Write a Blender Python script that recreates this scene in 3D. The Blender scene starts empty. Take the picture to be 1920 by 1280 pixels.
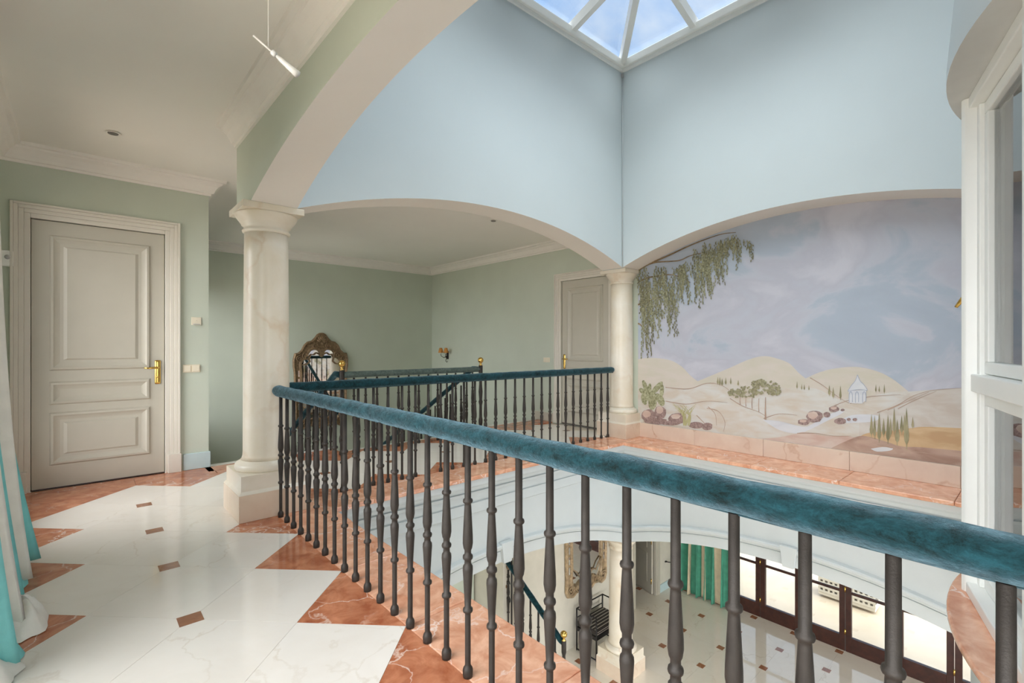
import bpy, math, random
from mathutils import Vector
R = random.Random(7)
sc = bpy.context.scene
col = sc.collection
# ------------------------------------------------------------------ camera
FPX, YH, YAW, EYE = 905.57, 647.26, 0.8405857, 1.3      # focal length in px, horizon row, heading, eye height
cd = bpy.data.cameras.new('camera'); cam = bpy.data.objects.new('camera', cd); col.objects.link(cam)
cam.location = (0, 0, EYE); cam.rotation_euler = (math.pi/2, 0, YAW - math.pi/2)
cd.sensor_width = 36; cd.lens = FPX/1920*36; cd.shift_y = (YH-640)/1920; cd.clip_start = .05; cd.clip_end = 200
sc.camera = cam
# ------------------------------------------------------------------ world
SKY = 1.0
w = bpy.data.worlds.new('sky'); sc.world = w; w.use_nodes = True
nt = w.node_tree; N = nt.nodes; L = nt.links
for n in list(N): N.remove(n)
tc = N.new('ShaderNodeTexCoord'); mp = N.new('ShaderNodeMapping'); mp.inputs['Scale'].default_value = (1, 1, 1.6)
nz = N.new('ShaderNodeTexNoise'); nz.inputs['Scale'].default_value = 3.2; nz.inputs['Detail'].default_value = 7; nz.inputs['Roughness'].default_value = .55; nz.inputs['Distortion'].default_value = .4
cr = N.new('ShaderNodeValToRGB'); cr.color_ramp.elements[0].position = .40; cr.color_ramp.elements[0].color = (.30, .50, .86, 1)
cr.color_ramp.elements[1].position = .62; cr.color_ramp.elements[1].color = (.86, .88, .95, 1)
bg = N.new('ShaderNodeBackground'); bg.inputs['Strength'].default_value = SKY; wo = N.new('ShaderNodeOutputWorld')
L.new(tc.outputs['Generated'], mp.inputs['Vector']); L.new(mp.outputs['Vector'], nz.inputs['Vector']); L.new(nz.outputs['Fac'], cr.inputs['Fac'])
L.new(cr.outputs['Color'], bg.inputs['Color']); L.new(bg.outputs['Background'], wo.inputs['Surface'])
# added very soft sun lamp, fills the rooms without brightening the visible sky
sd = bpy.data.lights.new('soft_sun_fill', 'SUN'); sd.energy = 10.5; sd.angle = math.radians(130); sd.color = (1.0, .95, .89)
so_ = bpy.data.objects.new('soft_sun_fill', sd); col.objects.link(so_)
so_.rotation_euler = Vector((.58, .52, -.60)).to_track_quat('-Z', 'Y').to_euler()
# daylight portals in the real openings and the added windows
def portal(name, loc, rot, sx, sy):
    ld = bpy.data.lights.new(name, 'AREA'); ld.shape = 'RECTANGLE'; ld.size = sx; ld.size_y = sy
    o = bpy.data.objects.new(name, ld); col.objects.link(o); o.location = loc; o.rotation_euler = rot
    ld.cycles.is_portal = True
portal('portal_skylight', (3.445, 1.85, 5.16), (0, 0, 0), 4.3, 4.2)
portal('portal_hall_window', (-.56, .2, 1.3), (0, -math.pi/2, 0), 2.6, 5.0)
portal('portal_added_window', (-.56, 5.05, 1.4), (0, -math.pi/2, 0), 2.4, 1.5)
portal('portal_added_stair_window', (.99, 8.45, 1.15), (0, -math.pi/2, 0), 2.3, 1.7)
portal('portal_lower_left', (-1.15, .5, -2.0), (0, -math.pi/2, 0), 2.7, 6.2)
portal('portal_lower_side', (4.4, -3.15, -2.0), (math.pi/2, 0, 0), 6.4, 2.7)
portal('portal_hall_end', (.22, -3.0, 1.4), (math.pi/2, 0, 0), 1.3, 2.7)
portal('portal_garden_doors', (8.84, 1.7, -2.2), (0, math.pi/2, 0), 2.4, 4.2)
sc.view_settings.view_transform = 'Standard'; sc.view_settings.look = 'None'
sc.view_settings.exposure = 0.88; sc.view_settings.gamma = 1; sc.view_settings.use_curve_mapping = False
sc.cycles.max_bounces = 12; sc.cycles.diffuse_bounces = 8; sc.cycles.glossy_bounces = 5; sc.cycles.transparent_max_bounces = 16
sc.cycles.use_denoising = True; sc.cycles.caustics_reflective = False; sc.cycles.caustics_refractive = False
sc.cycles.sample_clamp_indirect = 6
# ------------------------------------------------------------------ materials
MATS = {}
def new_mat(name):
    m = bpy.data.materials.new(name); m.use_nodes = True; MATS[name] = m
    return m, m.node_tree.nodes, m.node_tree.links, m.node_tree.nodes['Principled BSDF']
def plain(name, c, rough=.6, metal=0, var=.04, scale=6, bump=0, spec=.5, bscale=60):
    m, n, l, b = new_mat(name)
    b.inputs['Roughness'].default_value = rough; b.inputs['Metallic'].default_value = metal; b.inputs['Specular IOR Level'].default_value = spec
    t = n.new('ShaderNodeTexCoord'); z = n.new('ShaderNodeTexNoise'); z.inputs['Scale'].default_value = scale; z.inputs['Detail'].default_value = 4
    r = n.new('ShaderNodeValToRGB'); r.color_ramp.elements[0].position = .3; r.color_ramp.elements[1].position = .7
    r.color_ramp.elements[0].color = tuple(max(0, k*(1-var)) for k in c)+(1,); r.color_ramp.elements[1].color = tuple(min(1, k*(1+var)) for k in c)+(1,)
    l.new(t.outputs['Object'], z.inputs['Vector']); l.new(z.outputs['Fac'], r.inputs['Fac']); l.new(r.outputs['Color'], b.inputs['Base Color'])
    if bump:
        z2 = n.new('ShaderNodeTexNoise'); z2.inputs['Scale'].default_value = bscale; z2.inputs['Detail'].default_value = 5
        bp = n.new('ShaderNodeBump'); bp.inputs['Strength'].default_value = bump; bp.inputs['Distance'].default_value = .01
        l.new(t.outputs['Object'], z2.inputs['Vector']); l.new(z2.outputs['Fac'], bp.inputs['Height']); l.new(bp.outputs['Normal'], b.inputs['Normal'])
    return m
def marble(name, c1, c2, vein, vscale=1.6, vw=.03, vstr=.8, rough=.12, mscale=2.5, coat=0):
    m, n, l, b = new_mat(name)
    b.inputs['Roughness'].default_value = rough
    if coat: b.inputs['Coat Weight'].default_value = coat; b.inputs['Coat Roughness'].default_value = .03
    g = n.new('ShaderNodeNewGeometry'); oi = n.new('ShaderNodeObjectInfo')
    k = n.new('ShaderNodeVectorMath'); k.operation = 'SCALE'; k.inputs[0].default_value = (17, 31, 23)
    a = n.new('ShaderNodeVectorMath'); a.operation = 'ADD'
    l.new(oi.outputs['Random'], k.inputs['Scale']); l.new(g.outputs['Position'], a.inputs[0]); l.new(k.outputs['Vector'], a.inputs[1])
    z = n.new('ShaderNodeTexNoise'); z.inputs['Scale'].default_value = mscale; z.inputs['Detail'].default_value = 8; z.inputs['Roughness'].default_value = .62; z.inputs['Distortion'].default_value = .6
    r = n.new('ShaderNodeValToRGB'); r.color_ramp.elements[0].position = .33; r.color_ramp.elements[1].position = .68
    r.color_ramp.elements[0].color = c1+(1,); r.color_ramp.elements[1].color = c2+(1,)
    l.new(a.outputs['Vector'], z.inputs['Vector']); l.new(z.outputs['Fac'], r.inputs['Fac'])
    dz = n.new('ShaderNodeTexNoise'); dz.inputs['Scale'].default_value = 3.5; dz.inputs['Detail'].default_value = 6
    dm = n.new('ShaderNodeVectorMath'); dm.operation = 'MULTIPLY_ADD'; dm.inputs[1].default_value = (.55, .55, .55)
    l.new(a.outputs['Vector'], dz.inputs['Vector']); l.new(dz.outputs['Color'], dm.inputs[0]); l.new(a.outputs['Vector'], dm.inputs[2])
    v = n.new('ShaderNodeTexVoronoi'); v.feature = 'DISTANCE_TO_EDGE'; v.inputs['Scale'].default_value = vscale
    l.new(dm.outputs['Vector'], v.inputs['Vector'])
    mr = n.new('ShaderNodeMapRange'); mr.inputs['From Min'].default_value = 0; mr.inputs['From Max'].default_value = vw; mr.inputs['To Min'].default_value = vstr; mr.inputs['To Max'].default_value = 0
    l.new(v.outputs['Distance'], mr.inputs['Value'])
    z3 = n.new('ShaderNodeTexNoise'); z3.inputs['Scale'].default_value = 2.2; z3.inputs['Detail'].default_value = 3
    mk = n.new('ShaderNodeMapRange'); mk.inputs['From Min'].default_value = .42; mk.inputs['From Max'].default_value = .62
    l.new(a.outputs['Vector'], z3.inputs['Vector']); l.new(z3.outputs['Fac'], mk.inputs['Value'])
    mu = n.new('ShaderNodeMath'); mu.operation = 'MULTIPLY'; l.new(mr.outputs['Result'], mu.inputs[0]); l.new(mk.outputs['Result'], mu.inputs[1])
    mx = n.new('ShaderNodeMix'); mx.data_type = 'RGBA'; mx.inputs['B'].default_value = vein+(1,)
    l.new(mu.outputs['Value'], mx.inputs['Factor']); l.new(r.outputs['Color'], mx.inputs['A']); l.new(mx.outputs['Result'], b.inputs['Base Color'])
    return m
def glass(name, refl=.12, tint=(.95, .98, .97), ior=1.5):
    m, n, l, b = new_mat(name); n.remove(b)
    t = n.new('ShaderNodeBsdfTransparent'); t.inputs['Color'].default_value = tint+(1,)
    gl = n.new('ShaderNodeBsdfGlossy'); gl.inputs['Roughness'].default_value = .01
    fr = n.new('ShaderNodeFresnel'); fr.inputs['IOR'].default_value = ior
    ad = n.new('ShaderNodeMath'); ad.operation = 'ADD'; ad.use_clamp = True; ad.inputs[1].default_value = refl
    mx = n.new('ShaderNodeMixShader'); o = n['Material Output']
    l.new(fr.outputs['Fac'], ad.inputs[0]); l.new(ad.outputs['Value'], mx.inputs['Fac']); l.new(t.outputs['BSDF'], mx.inputs[1]); l.new(gl.outputs['BSDF'], mx.inputs[2]); l.new(mx.outputs['Shader'], o.inputs['Surface'])
    return m
plain('wall_green', (.55, .60, .51), .75, bump=.05, var=.03, scale=2)
plain('wall_cream', (.66, .63, .54), .75, bump=.05)
plain('shaft_paint', (.58, .645, .665), .7, bump=.03, var=.02, scale=1.2)
plain('skirting_blue', (.52, .66, .68), .5)
plain('ceiling_paint', (.86, .84, .79), .8, var=.02, scale=1)
plain('soffit_paint', (.80, .765, .71), .8, var=.02, scale=1)
plain('cornice_paint', (.84, .81, .76), .6, var=.02)
plain('frame_paint', (.70, .665, .59), .45, var=.02)
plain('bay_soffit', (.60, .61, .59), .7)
plain('door_paint', (.51, .482, .405), .45, var=.02)
plain('window_paint', (.84, .85, .82), .35, var=.02)
plain('sill_grey', (.45, .46, .45), .5)
plain('lintel_paint', (.60, .645, .655), .6, var=.02)
marble('cream_marble', (.82, .77, .70), (.87, .83, .77), (.62, .53, .42), 1.3, .014, .4, .10, 2.2)
marble('red_marble', (.36, .105, .045), (.66, .275, .145), (.86, .68, .57), 3.2, .022, .85, .10, 8)
marble('lit_red_marble', (.60, .255, .14), (.86, .50, .335), (.90, .76, .68), 3.2, .022, .85, .12, 8)  # paler copy of the red marble, skylight glare put into its colour
marble('skirting_marble', (.68, .52, .42), (.76, .63, .52), (.50, .28, .16), 1.6, .03, .75, .3, 2.2)
marble('column_marble', (.74, .66, .52), (.82, .77, .67), (.62, .44, .27), 1.4, .05, .45, .3, 2.4)
marble('plinth_marble', (.70, .56, .43), (.77, .66, .53), (.55, .36, .22), 1.8, .02, .5, .25, 2.6)
marble('lower_tile', (.78, .72, .62), (.84, .79, .71), (.5, .40, .28), 1.1, .015, .4, .05, 1.6, .6)
marble('inlay_brown', (.26, .10, .05), (.36, .16, .08), (.6, .4, .3), 6, .04, .5, .12, 12)
marble('terrace_stone', (.50, .41, .30), (.58, .49, .38), (.6, .5, .4), .8, .02, .4, .5, 1.2)
plain('bounce_slab_stone', (.80, .77, .71), .6)
plain('grout', (.60, .53, .44), .7)
plain('iron', (.036, .030, .025), .5, .2, var=.2, scale=20, bump=.12, bscale=220, spec=.35)
plain('black_iron', (.02, .018, .017), .5, .3, var=.1)
plain('brass', (.72, .47, .13), .18, 1, var=.05)
plain('old_gold', (.235, .155, .085), .5, .35, var=.35, scale=30, bump=.5, bscale=60)
plain('pale_gold', (.42, .31, .19), .45, .35, var=.3, scale=25, bump=.4, bscale=60)
plain('switch_ivory', (.78, .71, .56), .4, var=.01)
plain('device_grey', (.45, .45, .45), .4)
plain('frosted', (.80, .80, .76), .25, var=.05, scale=60)
plain('steel', (.6, .6, .6), .3, .9)
plain('amber_shade', (.62, .27, .06), .6, var=.2, scale=30)
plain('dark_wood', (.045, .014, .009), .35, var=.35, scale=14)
plain('white_cloth', (.80, .79, .74), .9, var=.05, scale=12, bump=.2, bscale=400)
plain('aqua_cloth', (.22, .62, .63), .85, var=.10, scale=10, bump=.2, bscale=400)
plain('green_cloth', (.07, .30, .20), .85, var=.15, scale=10)
plain('straw_cloth', (.62, .52, .36), .85, var=.1, scale=10)
plain('dark_fabric', (.03, .025, .022), .9, var=.2, scale=40)
plain('pale_stripe', (.42, .38, .33), .9)
plain('planter_white', (.74, .70, .62), .6)
plain('planter_dark', (.12, .10, .08), .8)
plain('recess_shade', (.20, .19, .17), .8)
m, n, l, b = new_mat('mirror_glass'); b.inputs['Metallic'].default_value = 1; b.inputs['Roughness'].default_value = .02; b.inputs['Base Color'].default_value = (.9, .91, .9, 1)
glass('window_glass', .16, (.86, .91, .90))
glass('skylight_glass', .05, (.74, .775, .79), 1.25)
glass('roof_glass', .03, (.97, .98, .985), 1.25)
glass('door_glass', .04)
glass('clear_glass', .06)
def velvet(name, c1, c2, sheen):
    m, n, l, b = new_mat(name); b.inputs['Roughness'].default_value = .75; b.inputs['Specular IOR Level'].default_value = .15
    t = n.new('ShaderNodeTexCoord'); z = n.new('ShaderNodeTexNoise'); z.inputs['Scale'].default_value = 16; z.inputs['Detail'].default_value = 12; z.inputs['Roughness'].default_value = .85; z.inputs['Distortion'].default_value = .3
    r = n.new('ShaderNodeValToRGB'); r.color_ramp.elements[0].position = .38; r.color_ramp.elements[1].position = .64; r.color_ramp.elements[0].color = c1+(1,); r.color_ramp.elements[1].color = c2+(1,)
    mp_ = n.new('ShaderNodeMapping'); mp_.inputs['Scale'].default_value = (1.6, .8, 1.6)
    l.new(t.outputs['Object'], mp_.inputs['Vector']); l.new(mp_.outputs['Vector'], z.inputs['Vector']); l.new(z.outputs['Fac'], r.inputs['Fac']); l.new(r.outputs['Color'], b.inputs['Base Color'])
    sr = n.new('ShaderNodeMapRange'); sr.inputs['From Min'].default_value = .36; sr.inputs['From Max'].default_value = .62; sr.inputs['To Min'].default_value = .08*sheen; sr.inputs['To Max'].default_value = sheen
    zs = n.new('ShaderNodeTexNoise'); zs.inputs['Scale'].default_value = 24; zs.inputs['Detail'].default_value = 12; zs.inputs['Roughness'].default_value = .88
    l.new(mp_.outputs['Vector'], zs.inputs['Vector']); l.new(zs.outputs['Fac'], sr.inputs['Value']); l.new(sr.outputs['Result'], b.inputs['Sheen Weight'])
    b.inputs['Sheen Roughness'].default_value = .34; b.inputs['Sheen Tint'].default_value = (.55, .84, 1.0, 1)
    z2 = n.new('ShaderNodeTexNoise'); z2.inputs['Scale'].default_value = 55; z2.inputs['Detail'].default_value = 8; z2.inputs['Roughness'].default_value = .8
    bp = n.new('ShaderNodeBump'); bp.inputs['Strength'].default_value = .6; bp.inputs['Distance'].default_value = .008
    l.new(t.outputs['Object'], z2.inputs['Vector']); l.new(z2.outputs['Fac'], bp.inputs['Height']); l.new(bp.outputs['Normal'], b.inputs['Normal'])
velvet('teal_velvet', (.0012, .005, .003), (.014, .070, .088), 1.0)
velvet('green_velvet', (.05, .075, .065), (.17, .22, .195), .4)
# painted sky of the mural
m, n, l, b = new_mat('mural_sky'); b.inputs['Roughness'].default_value = .75
g = n.new('ShaderNodeNewGeometry'); mp_ = n.new('ShaderNodeMapping'); mp_.inputs['Scale'].default_value = (.6, .8, 1.35); mp_.inputs['Location'].default_value = (0, .45, .1)
z = n.new('ShaderNodeTexNoise'); z.inputs['Scale'].default_value = 1.05; z.inputs['Detail'].default_value = 10; z.inputs['Roughness'].default_value = .56; z.inputs['Distortion'].default_value = .55
r = n.new('ShaderNodeValToRGB'); e = r.color_ramp.elements; e[0].position = .36; e[0].color = (.40, .45, .53, 1); e[1].position = .66; e[1].color = (.56, .56, .625, 1)
x = e.new(.46); x.color = (.42, .475, .555, 1); x = e.new(.505); x.color = (.50, .52, .59, 1); x = e.new(.57); x.color = (.48, .485, .555, 1)
l.new(g.outputs['Position'], mp_.inputs['Vector']); sx_ = n.new('ShaderNodeSeparateXYZ'); l.new(g.outputs['Position'], sx_.inputs['Vector'])
gm = n.new('ShaderNodeMapRange'); gm.inputs['From Min'].default_value = .6; gm.inputs['From Max'].default_value = 2.8; gm.inputs['To Min'].default_value = .07; gm.inputs['To Max'].default_value = -.055
am = n.new('ShaderNodeMath'); am.operation = 'ADD'; l.new(sx_.outputs['Z'], gm.inputs['Value']); l.new(gm.outputs['Result'], am.inputs[0]); l.new(z.outputs['Fac'], am.inputs[1])
l.new(mp_.outputs['Vector'], z.inputs['Vector']); l.new(am.outputs['Value'], r.inputs['Fac']); l.new(r.outputs['Color'], b.inputs['Base Color'])
def paint(name, c1, c2, sc_=(1, 2.5, 7), scale=1.6):
    m, n, l, b = new_mat(name); b.inputs['Roughness'].default_value = .75
    g = n.new('ShaderNodeNewGeometry'); mp_ = n.new('ShaderNodeMapping'); mp_.inputs['Scale'].default_value = sc_
    z = n.new('ShaderNodeTexNoise'); z.inputs['Scale'].default_value = scale; z.inputs['Detail'].default_value = 5; z.inputs['Distortion'].default_value = .5
    r = n.new('ShaderNodeValToRGB'); r.color_ramp.elements[0].position = .36; r.color_ramp.elements[1].position = .64; r.color_ramp.elements[0].color = c1+(1,); r.color_ramp.elements[1].color = c2+(1,)
    l.new(g.outputs['Position'], mp_.inputs['Vector']); l.new(mp_.outputs['Vector'], z.inputs['Vector']); l.new(z.outputs['Fac'], r.inputs['Fac']); l.new(r.outputs['Color'], b.inputs['Base Color'])
paint('paint_far_hill', (.60, .56, .47), (.64, .58, .52)); paint('paint_sand', (.60, .53, .45), (.64, .63, .60)); paint('paint_right_hill', (.55, .48, .42), (.63, .60, .56))
paint('paint_ochre', (.52, .34, .19), (.64, .47, .28)); paint('paint_earth', (.36, .23, .18), (.50, .36, .29)); paint('paint_pink', (.56, .40, .34), (.63, .52, .46))
paint('paint_water', (.60, .62, .67), (.66, .68, .72)); paint('paint_rock', (.22, .15, .14), (.40, .29, .27), (8, 8, 8), 5); paint('paint_stroke', (.38, .27, .21), (.50, .37, .29), (5, 5, 5))
paint('paint_leaf', (.15, .145, .075), (.40, .40, .26), (30, 30, 30)); paint('paint_leaf_dark', (.10, .095, .05), (.26, .25, .15), (30, 30, 30)); paint('paint_fern', (.20, .20, .10), (.46, .46, .30), (20, 20, 20)); paint('paint_tree', (.20, .18, .10), (.40, .38, .24), (30, 30, 30))
paint('paint_cypress', (.21, .20, .11), (.40, .36, .22), (20, 20, 3)); paint('paint_grass', (.40, .38, .18), (.56, .54, .34), (20, 20, 3)); paint('paint_branch', (.15, .10, .05), (.28, .2, .11), (9, 9, 9))
paint('paint_pale', (.60, .62, .66), (.68, .69, .71)); paint('paint_blue_shade', (.38, .42, .52), (.46, .50, .58))
# ------------------------------------------------------------------ mesh helpers
class MB:
    def __init__(s): s.v = []; s.f = []; s.m = []; s.sm = []
    def add(s, vs, fs, mi=0, sm=False):
        o = len(s.v); s.v += [tuple(p) for p in vs]
        for f in fs: s.f.append(tuple(i+o for i in f)); s.m.append(mi); s.sm.append(sm)
        return s
    def box(s, x0, x1, y0, y1, z0, z1, mi=0):
        return s.add([(x0,y0,z0),(x1,y0,z0),(x1,y1,z0),(x0,y1,z0),(x0,y0,z1),(x1,y0,z1),(x1,y1,z1),(x0,y1,z1)],
                     [(0,3,2,1),(4,5,6,7),(0,1,5,4),(1,2,6,5),(2,3,7,6),(3,0,4,7)], mi)
    def prism(s, pts, vec, mi=0, sm=False):
        n = len(pts); vec = Vector(vec)
        return s.add([Vector(p) for p in pts]+[Vector(p)+vec for p in pts], [tuple(range(n))[::-1], tuple(range(n, 2*n))]+[(i, (i+1) % n, (i+1) % n+n, i+n) for i in range(n)], mi, sm)
    def lathe(s, prof, c=(0, 0, 0), seg=20, mi=0, sm=True):
        n = len(prof); vs = []
        for r_, z_ in prof:
            for k in range(seg):
                a = 2*math.pi*k/seg; vs.append((c[0]+r_*math.cos(a), c[1]+r_*math.sin(a), c[2]+z_))
        fs = [(i*seg+k, i*seg+(k+1) % seg, (i+1)*seg+(k+1) % seg, (i+1)*seg+k) for i in range(n-1) for k in range(seg)]
        s.add(vs, fs, mi, sm); o = len(s.v)-len(vs)
        s.f.append(tuple(o+k for k in range(seg))[::-1]); s.m.append(mi); s.sm.append(False)
        s.f.append(tuple(o+(n-1)*seg+k for k in range(seg))); s.m.append(mi); s.sm.append(False)
        return s
    def tube(s, path, r, seg=10, mi=0, closed=False, sm=True):
        P = [Vector(p) for p in path]; n = len(P); rs = r if isinstance(r, (list, tuple)) else [r]*n
        vs = []; t0 = None
        for i in range(n):
            if closed: t = (P[(i+1) % n]-P[i-1])
            else: t = P[min(i+1, n-1)]-P[max(i-1, 0)]
            t.normalize()
            if t0 is None:
                up = Vector((0, 0, 1)) if abs(t.z) < .95 else Vector((1, 0, 0)); a = t.cross(up).normalized()
            else: a = (a-t*a.dot(t)).normalized()
            t0 = t; bb = t.cross(a)
            for k in range(seg):
                q = 2*math.pi*k/seg; vs.append(P[i]+(a*math.cos(q)+bb*math.sin(q))*rs[i])
        m_ = n if closed else n-1
        fs = [(i*seg+k, i*seg+(k+1) % seg, ((i+1) % n)*seg+(k+1) % seg, ((i+1) % n)*seg+k) for i in range(m_) for k in range(seg)]
        if not closed: fs += [tuple(range(seg))[::-1], tuple((n-1)*seg+k for k in range(seg))]
        return s.add(vs, fs, mi, sm)
    def ball(s, c, r, seg=14, mi=0, sz=1):
        return s.lathe([(max(1e-4, r*math.sin(math.pi*i/8)), -r*sz*math.cos(math.pi*i/8)) for i in range(9)], c, seg, mi)
    def build(s, name, mats, parent=None):
        me = bpy.data.meshes.new(name); me.from_pydata(s.v, [], s.f)
        for mname in (mats if isinstance(mats, (list, tuple)) else [mats]): me.materials.append(MATS[mname])
        me.polygons.foreach_set('material_index', s.m); me.polygons.foreach_set('use_smooth', s.sm); me.update()
        import bmesh
        bm = bmesh.new(); bm.from_mesh(me); bmesh.ops.recalc_face_normals(bm, faces=bm.faces); bm.to_mesh(me); bm.free()
        return link(name, me, parent)
def link(name, me, parent=None):
    o = bpy.data.objects.new(name, me); col.objects.link(o)
    if parent: o.parent = parent
    return o
def tag(o, label, cat, group=None, kind=None):
    o['label'] = label; o['category'] = cat
    if group: o['group'] = group
    if kind: o['kind'] = kind
    return o
def thing(name, label, cat, loc=(0, 0, 0), group=None):
    o = bpy.data.objects.new(name, None); col.objects.link(o); o.location = loc; o.empty_display_size = .1
    return tag(o, label, cat, group)
def struct(o, label, cat):
    return tag(o, label, cat, None, 'structure')
def sthing(name, label, cat, loc=(0, 0, 0)):
    o = thing(name, label, cat, loc); o['kind'] = 'structure'; return o
def dup(src, loc, label, group=None):
    c = src.copy(); col.objects.link(c); c.location = loc; c['label'] = label
    if group: c['group'] = group
    for ch in list(src.children):
        d = ch.copy(); col.objects.link(d); d.parent = c
        for g_ in list(ch.children):
            e_ = g_.copy(); col.objects.link(e_); e_.parent = d
    return c
def bevel(o, w_=.004, seg=2):
    md = o.modifiers.new('bevel', 'BEVEL'); md.width = w_; md.segments = seg; md.limit_method = 'ANGLE'; md.angle_limit = .7
    return o
CS, SN = math.cos(YAW), math.sin(YAW)
# ------------------------------------------------------------------ main dimensions (metres)
UL, UH, UI = -.52, .95, 1.28           # hall outer wall, hall face and shaft face of the gallery wall
UM, UW = 5.61, 5.98                    # shaft face over the mural, mural wall face
VI, VB, VR = 3.97, 4.32, -.27          # shaft face and landing face of the far arch wall, right shaft wall
VD, VK = 6.02, 9.45                    # door wall, back wall
CE, SPR, APX, TOP = 3.05, 2.38, 2.79, 5.12
ZL = -3.4                              # lower floor
C1, C2 = (1.115, 4.19), (5.87, 4.17)
# ------------------------------------------------------------------ shell
def arch_z(a, a0, a1, spr, apx):
    w_ = (a1-a0)/2; r_ = apx-spr; RR = (w_*w_+r_*r_)/(2*r_); x_ = a-(a0+a1)/2
    return spr+math.sqrt(max(0, RR*RR-x_*x_))-(RR-r_)
def arch_wall(name, axis, a0, a1, spr, apF, apB, top, cF, cB, mats, n=40):
    mb = MB(); P = lambda a, c, z_: (a, c, z_) if axis == 'u' else (c, a, z_)
    A = [a0+(a1-a0)*i/n for i in range(n+1)]
    zf = [arch_z(a, a0, a1, spr, apF) for a in A]; zb = [arch_z(a, a0, a1, spr, apB) for a in A]
    vs = [P(a, cF, q) for a, q in zip(A, zf)]+[P(a, cF, top) for a in A]+[P(a, cB, q) for a, q in zip(A, zb)]+[P(a, cB, top) for a in A]
    k = n+1
    mb.add(vs, [(i, i+1, k+i+1, k+i) for i in range(n)], 0)
    mb.add(vs, [(2*k+i, 2*k+i+1, 3*k+i+1, 3*k+i) for i in range(n)], 1)
    mb.add(vs, [(i, i+1, 2*k+i+1, 2*k+i) for i in range(n)], 2)
    mb.add(vs, [(k+i, k+i+1, 3*k+i+1, 3*k+i) for i in range(n)]+[(0, k, 3*k, 2*k), (n, k+n, 3*k+n, 2*k+n)], 1)
    o = mb.build(name, mats); return o
struct(arch_wall('wall_gallery_arch', 'v', VR, VI, SPR, APX, 2.68, TOP, UI, UH, ['shaft_paint', 'wall_green', 'soffit_paint']), 'arched gallery wall springing over the near railing, green outside and pale inside', 'wall')
struct(arch_wall('wall_landing_arch', 'u', UI, UM, SPR, 2.775, 2.775, TOP, VI, VB, ['shaft_paint', 'ceiling_paint', 'soffit_paint']), 'pale shaft wall on a low arch between the two columns', 'wall')
struct(arch_wall('wall_mural_arch', 'v', VR, VI, SPR, 2.80, 2.80, TOP, UM, UW+.02, ['shaft_paint', 'ceiling_paint', 'soffit_paint']), 'pale shaft wall on a low arch over the painted landscape', 'wall')
o = MB().box(UH, UI, VI, VB+.09, SPR, TOP).build('wall_corner_pier', 'wall_green'); struct(o, 'green corner block of wall resting on the large near column', 'wall')
o = MB().box(UI-.004, UI+.001, VI-.0, VB, SPR, TOP).build('shaft_lining', 'shaft_paint', o)
o = MB().box(UM, UW+.02, VI, VB, SPR, TOP).build('wall_far_pier', 'shaft_paint'); struct(o, 'pale corner block of wall above the far corner column', 'wall')
# outer walls of the upper floor
mb = MB()
mb.box(UL-.15, UL, -3.1, -2.3, -.02, CE); mb.box(UL-.15, UL, 2.7, 4.3, -.02, CE); mb.box(UL-.15, UL, 5.8, VD+.15, -.02, CE); mb.box(UL-.15, UL, 4.3, 5.8, -.02, .2); mb.box(UL-.15, UL, 4.3, 5.8, 2.6, CE); mb.box(UL-.15, UL, -2.3, 2.7, 2.6, CE); mb.box(UL-.15, UL, -2.3, 2.7, -.02, .06)
struct(mb.build('wall_left', 'wall_green'), 'green outer hall wall behind the striped curtain', 'wall')
mb = MB(); mb.box(UL, -.33, VD, VD+.15, 0, CE); mb.box(.66, 1.03, VD, VD+.15, 0, CE); mb.box(-.33, .66, VD, VD+.15, 2.44, CE); mb.box(.88, 1.03, VD+.15, 7.6, ZL+.01, CE); mb.box(.88, 1.03, 9.3, VK, ZL+.01, CE); mb.box(.88, 1.03, 7.6, 9.3, ZL+.01, 0); mb.box(.88, 1.03, 7.6, 9.3, 2.3, CE); mb.box(-.33, .66, VD+.1, VD+.15, -.25, 2.44)
struct(mb.build('wall_door', 'wall_green'), 'green wall with the white panelled door, ending at a sharp corner', 'wall')
struct(MB().box(.88, UW+.2, VK, VK+.15, ZL+.01, CE).build('wall_back', 'wall_green'), 'green back wall of the stairwell behind the carved mirror', 'wall')
mb = MB(); mb.box(UW+.02, UW+.17, 5.50, VK, ZL+.01, CE); mb.box(UW+.02, UW+.17, VI+.2, 4.42, 0, CE); mb.box(UW+.02, UW+.17, 4.42, 5.50, 2.44, CE); mb.box(UW+.12, UW+.17, 4.42, 5.5, -.3, 2.44); mb.box(UW+.02, UW+.17, VR-.1, VI+.2, -.02, 3.1)
struct(mb.build('wall_right', 'wall_green'), 'green side wall carrying the far door and the amber wall lamp', 'wall')
mb = MB(); mb.box(UL-.15, -.42, -3.2, -3.05, -.02, CE); mb.box(.86, UI, -3.2, -3.05, -.02, CE); mb.box(-.42, .86, -3.2, -3.05, 2.75, CE); mb.box(-.42, .86, -3.2, -3.05, -.02, .1)
hw4 = sthing('window_added_8', 'unseen white framed window added behind the viewer to light the hall', 'window')  # unseen window added to bring daylight down the hall
m2 = MB(); m2.box(-.42, -.36, -3.15, -3.09, .1, 2.75); m2.box(.80, .86, -3.15, -3.09, .1, 2.75); m2.box(-.36, .80, -3.15, -3.09, .1, .16); m2.box(-.36, .80, -3.15, -3.09, 2.69, 2.75); m2.box(.19, .25, -3.15, -3.09, .16, 2.69); m2.build('window_frame', 'window_paint', hw4)
MB().box(-.36, .80, -3.125, -3.12, .16, 2.69).build('pane', 'roof_glass', hw4)
struct(mb.build('wall_hall_end', 'wall_green'), 'green end wall of the hall behind the viewer', 'wall')
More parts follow.
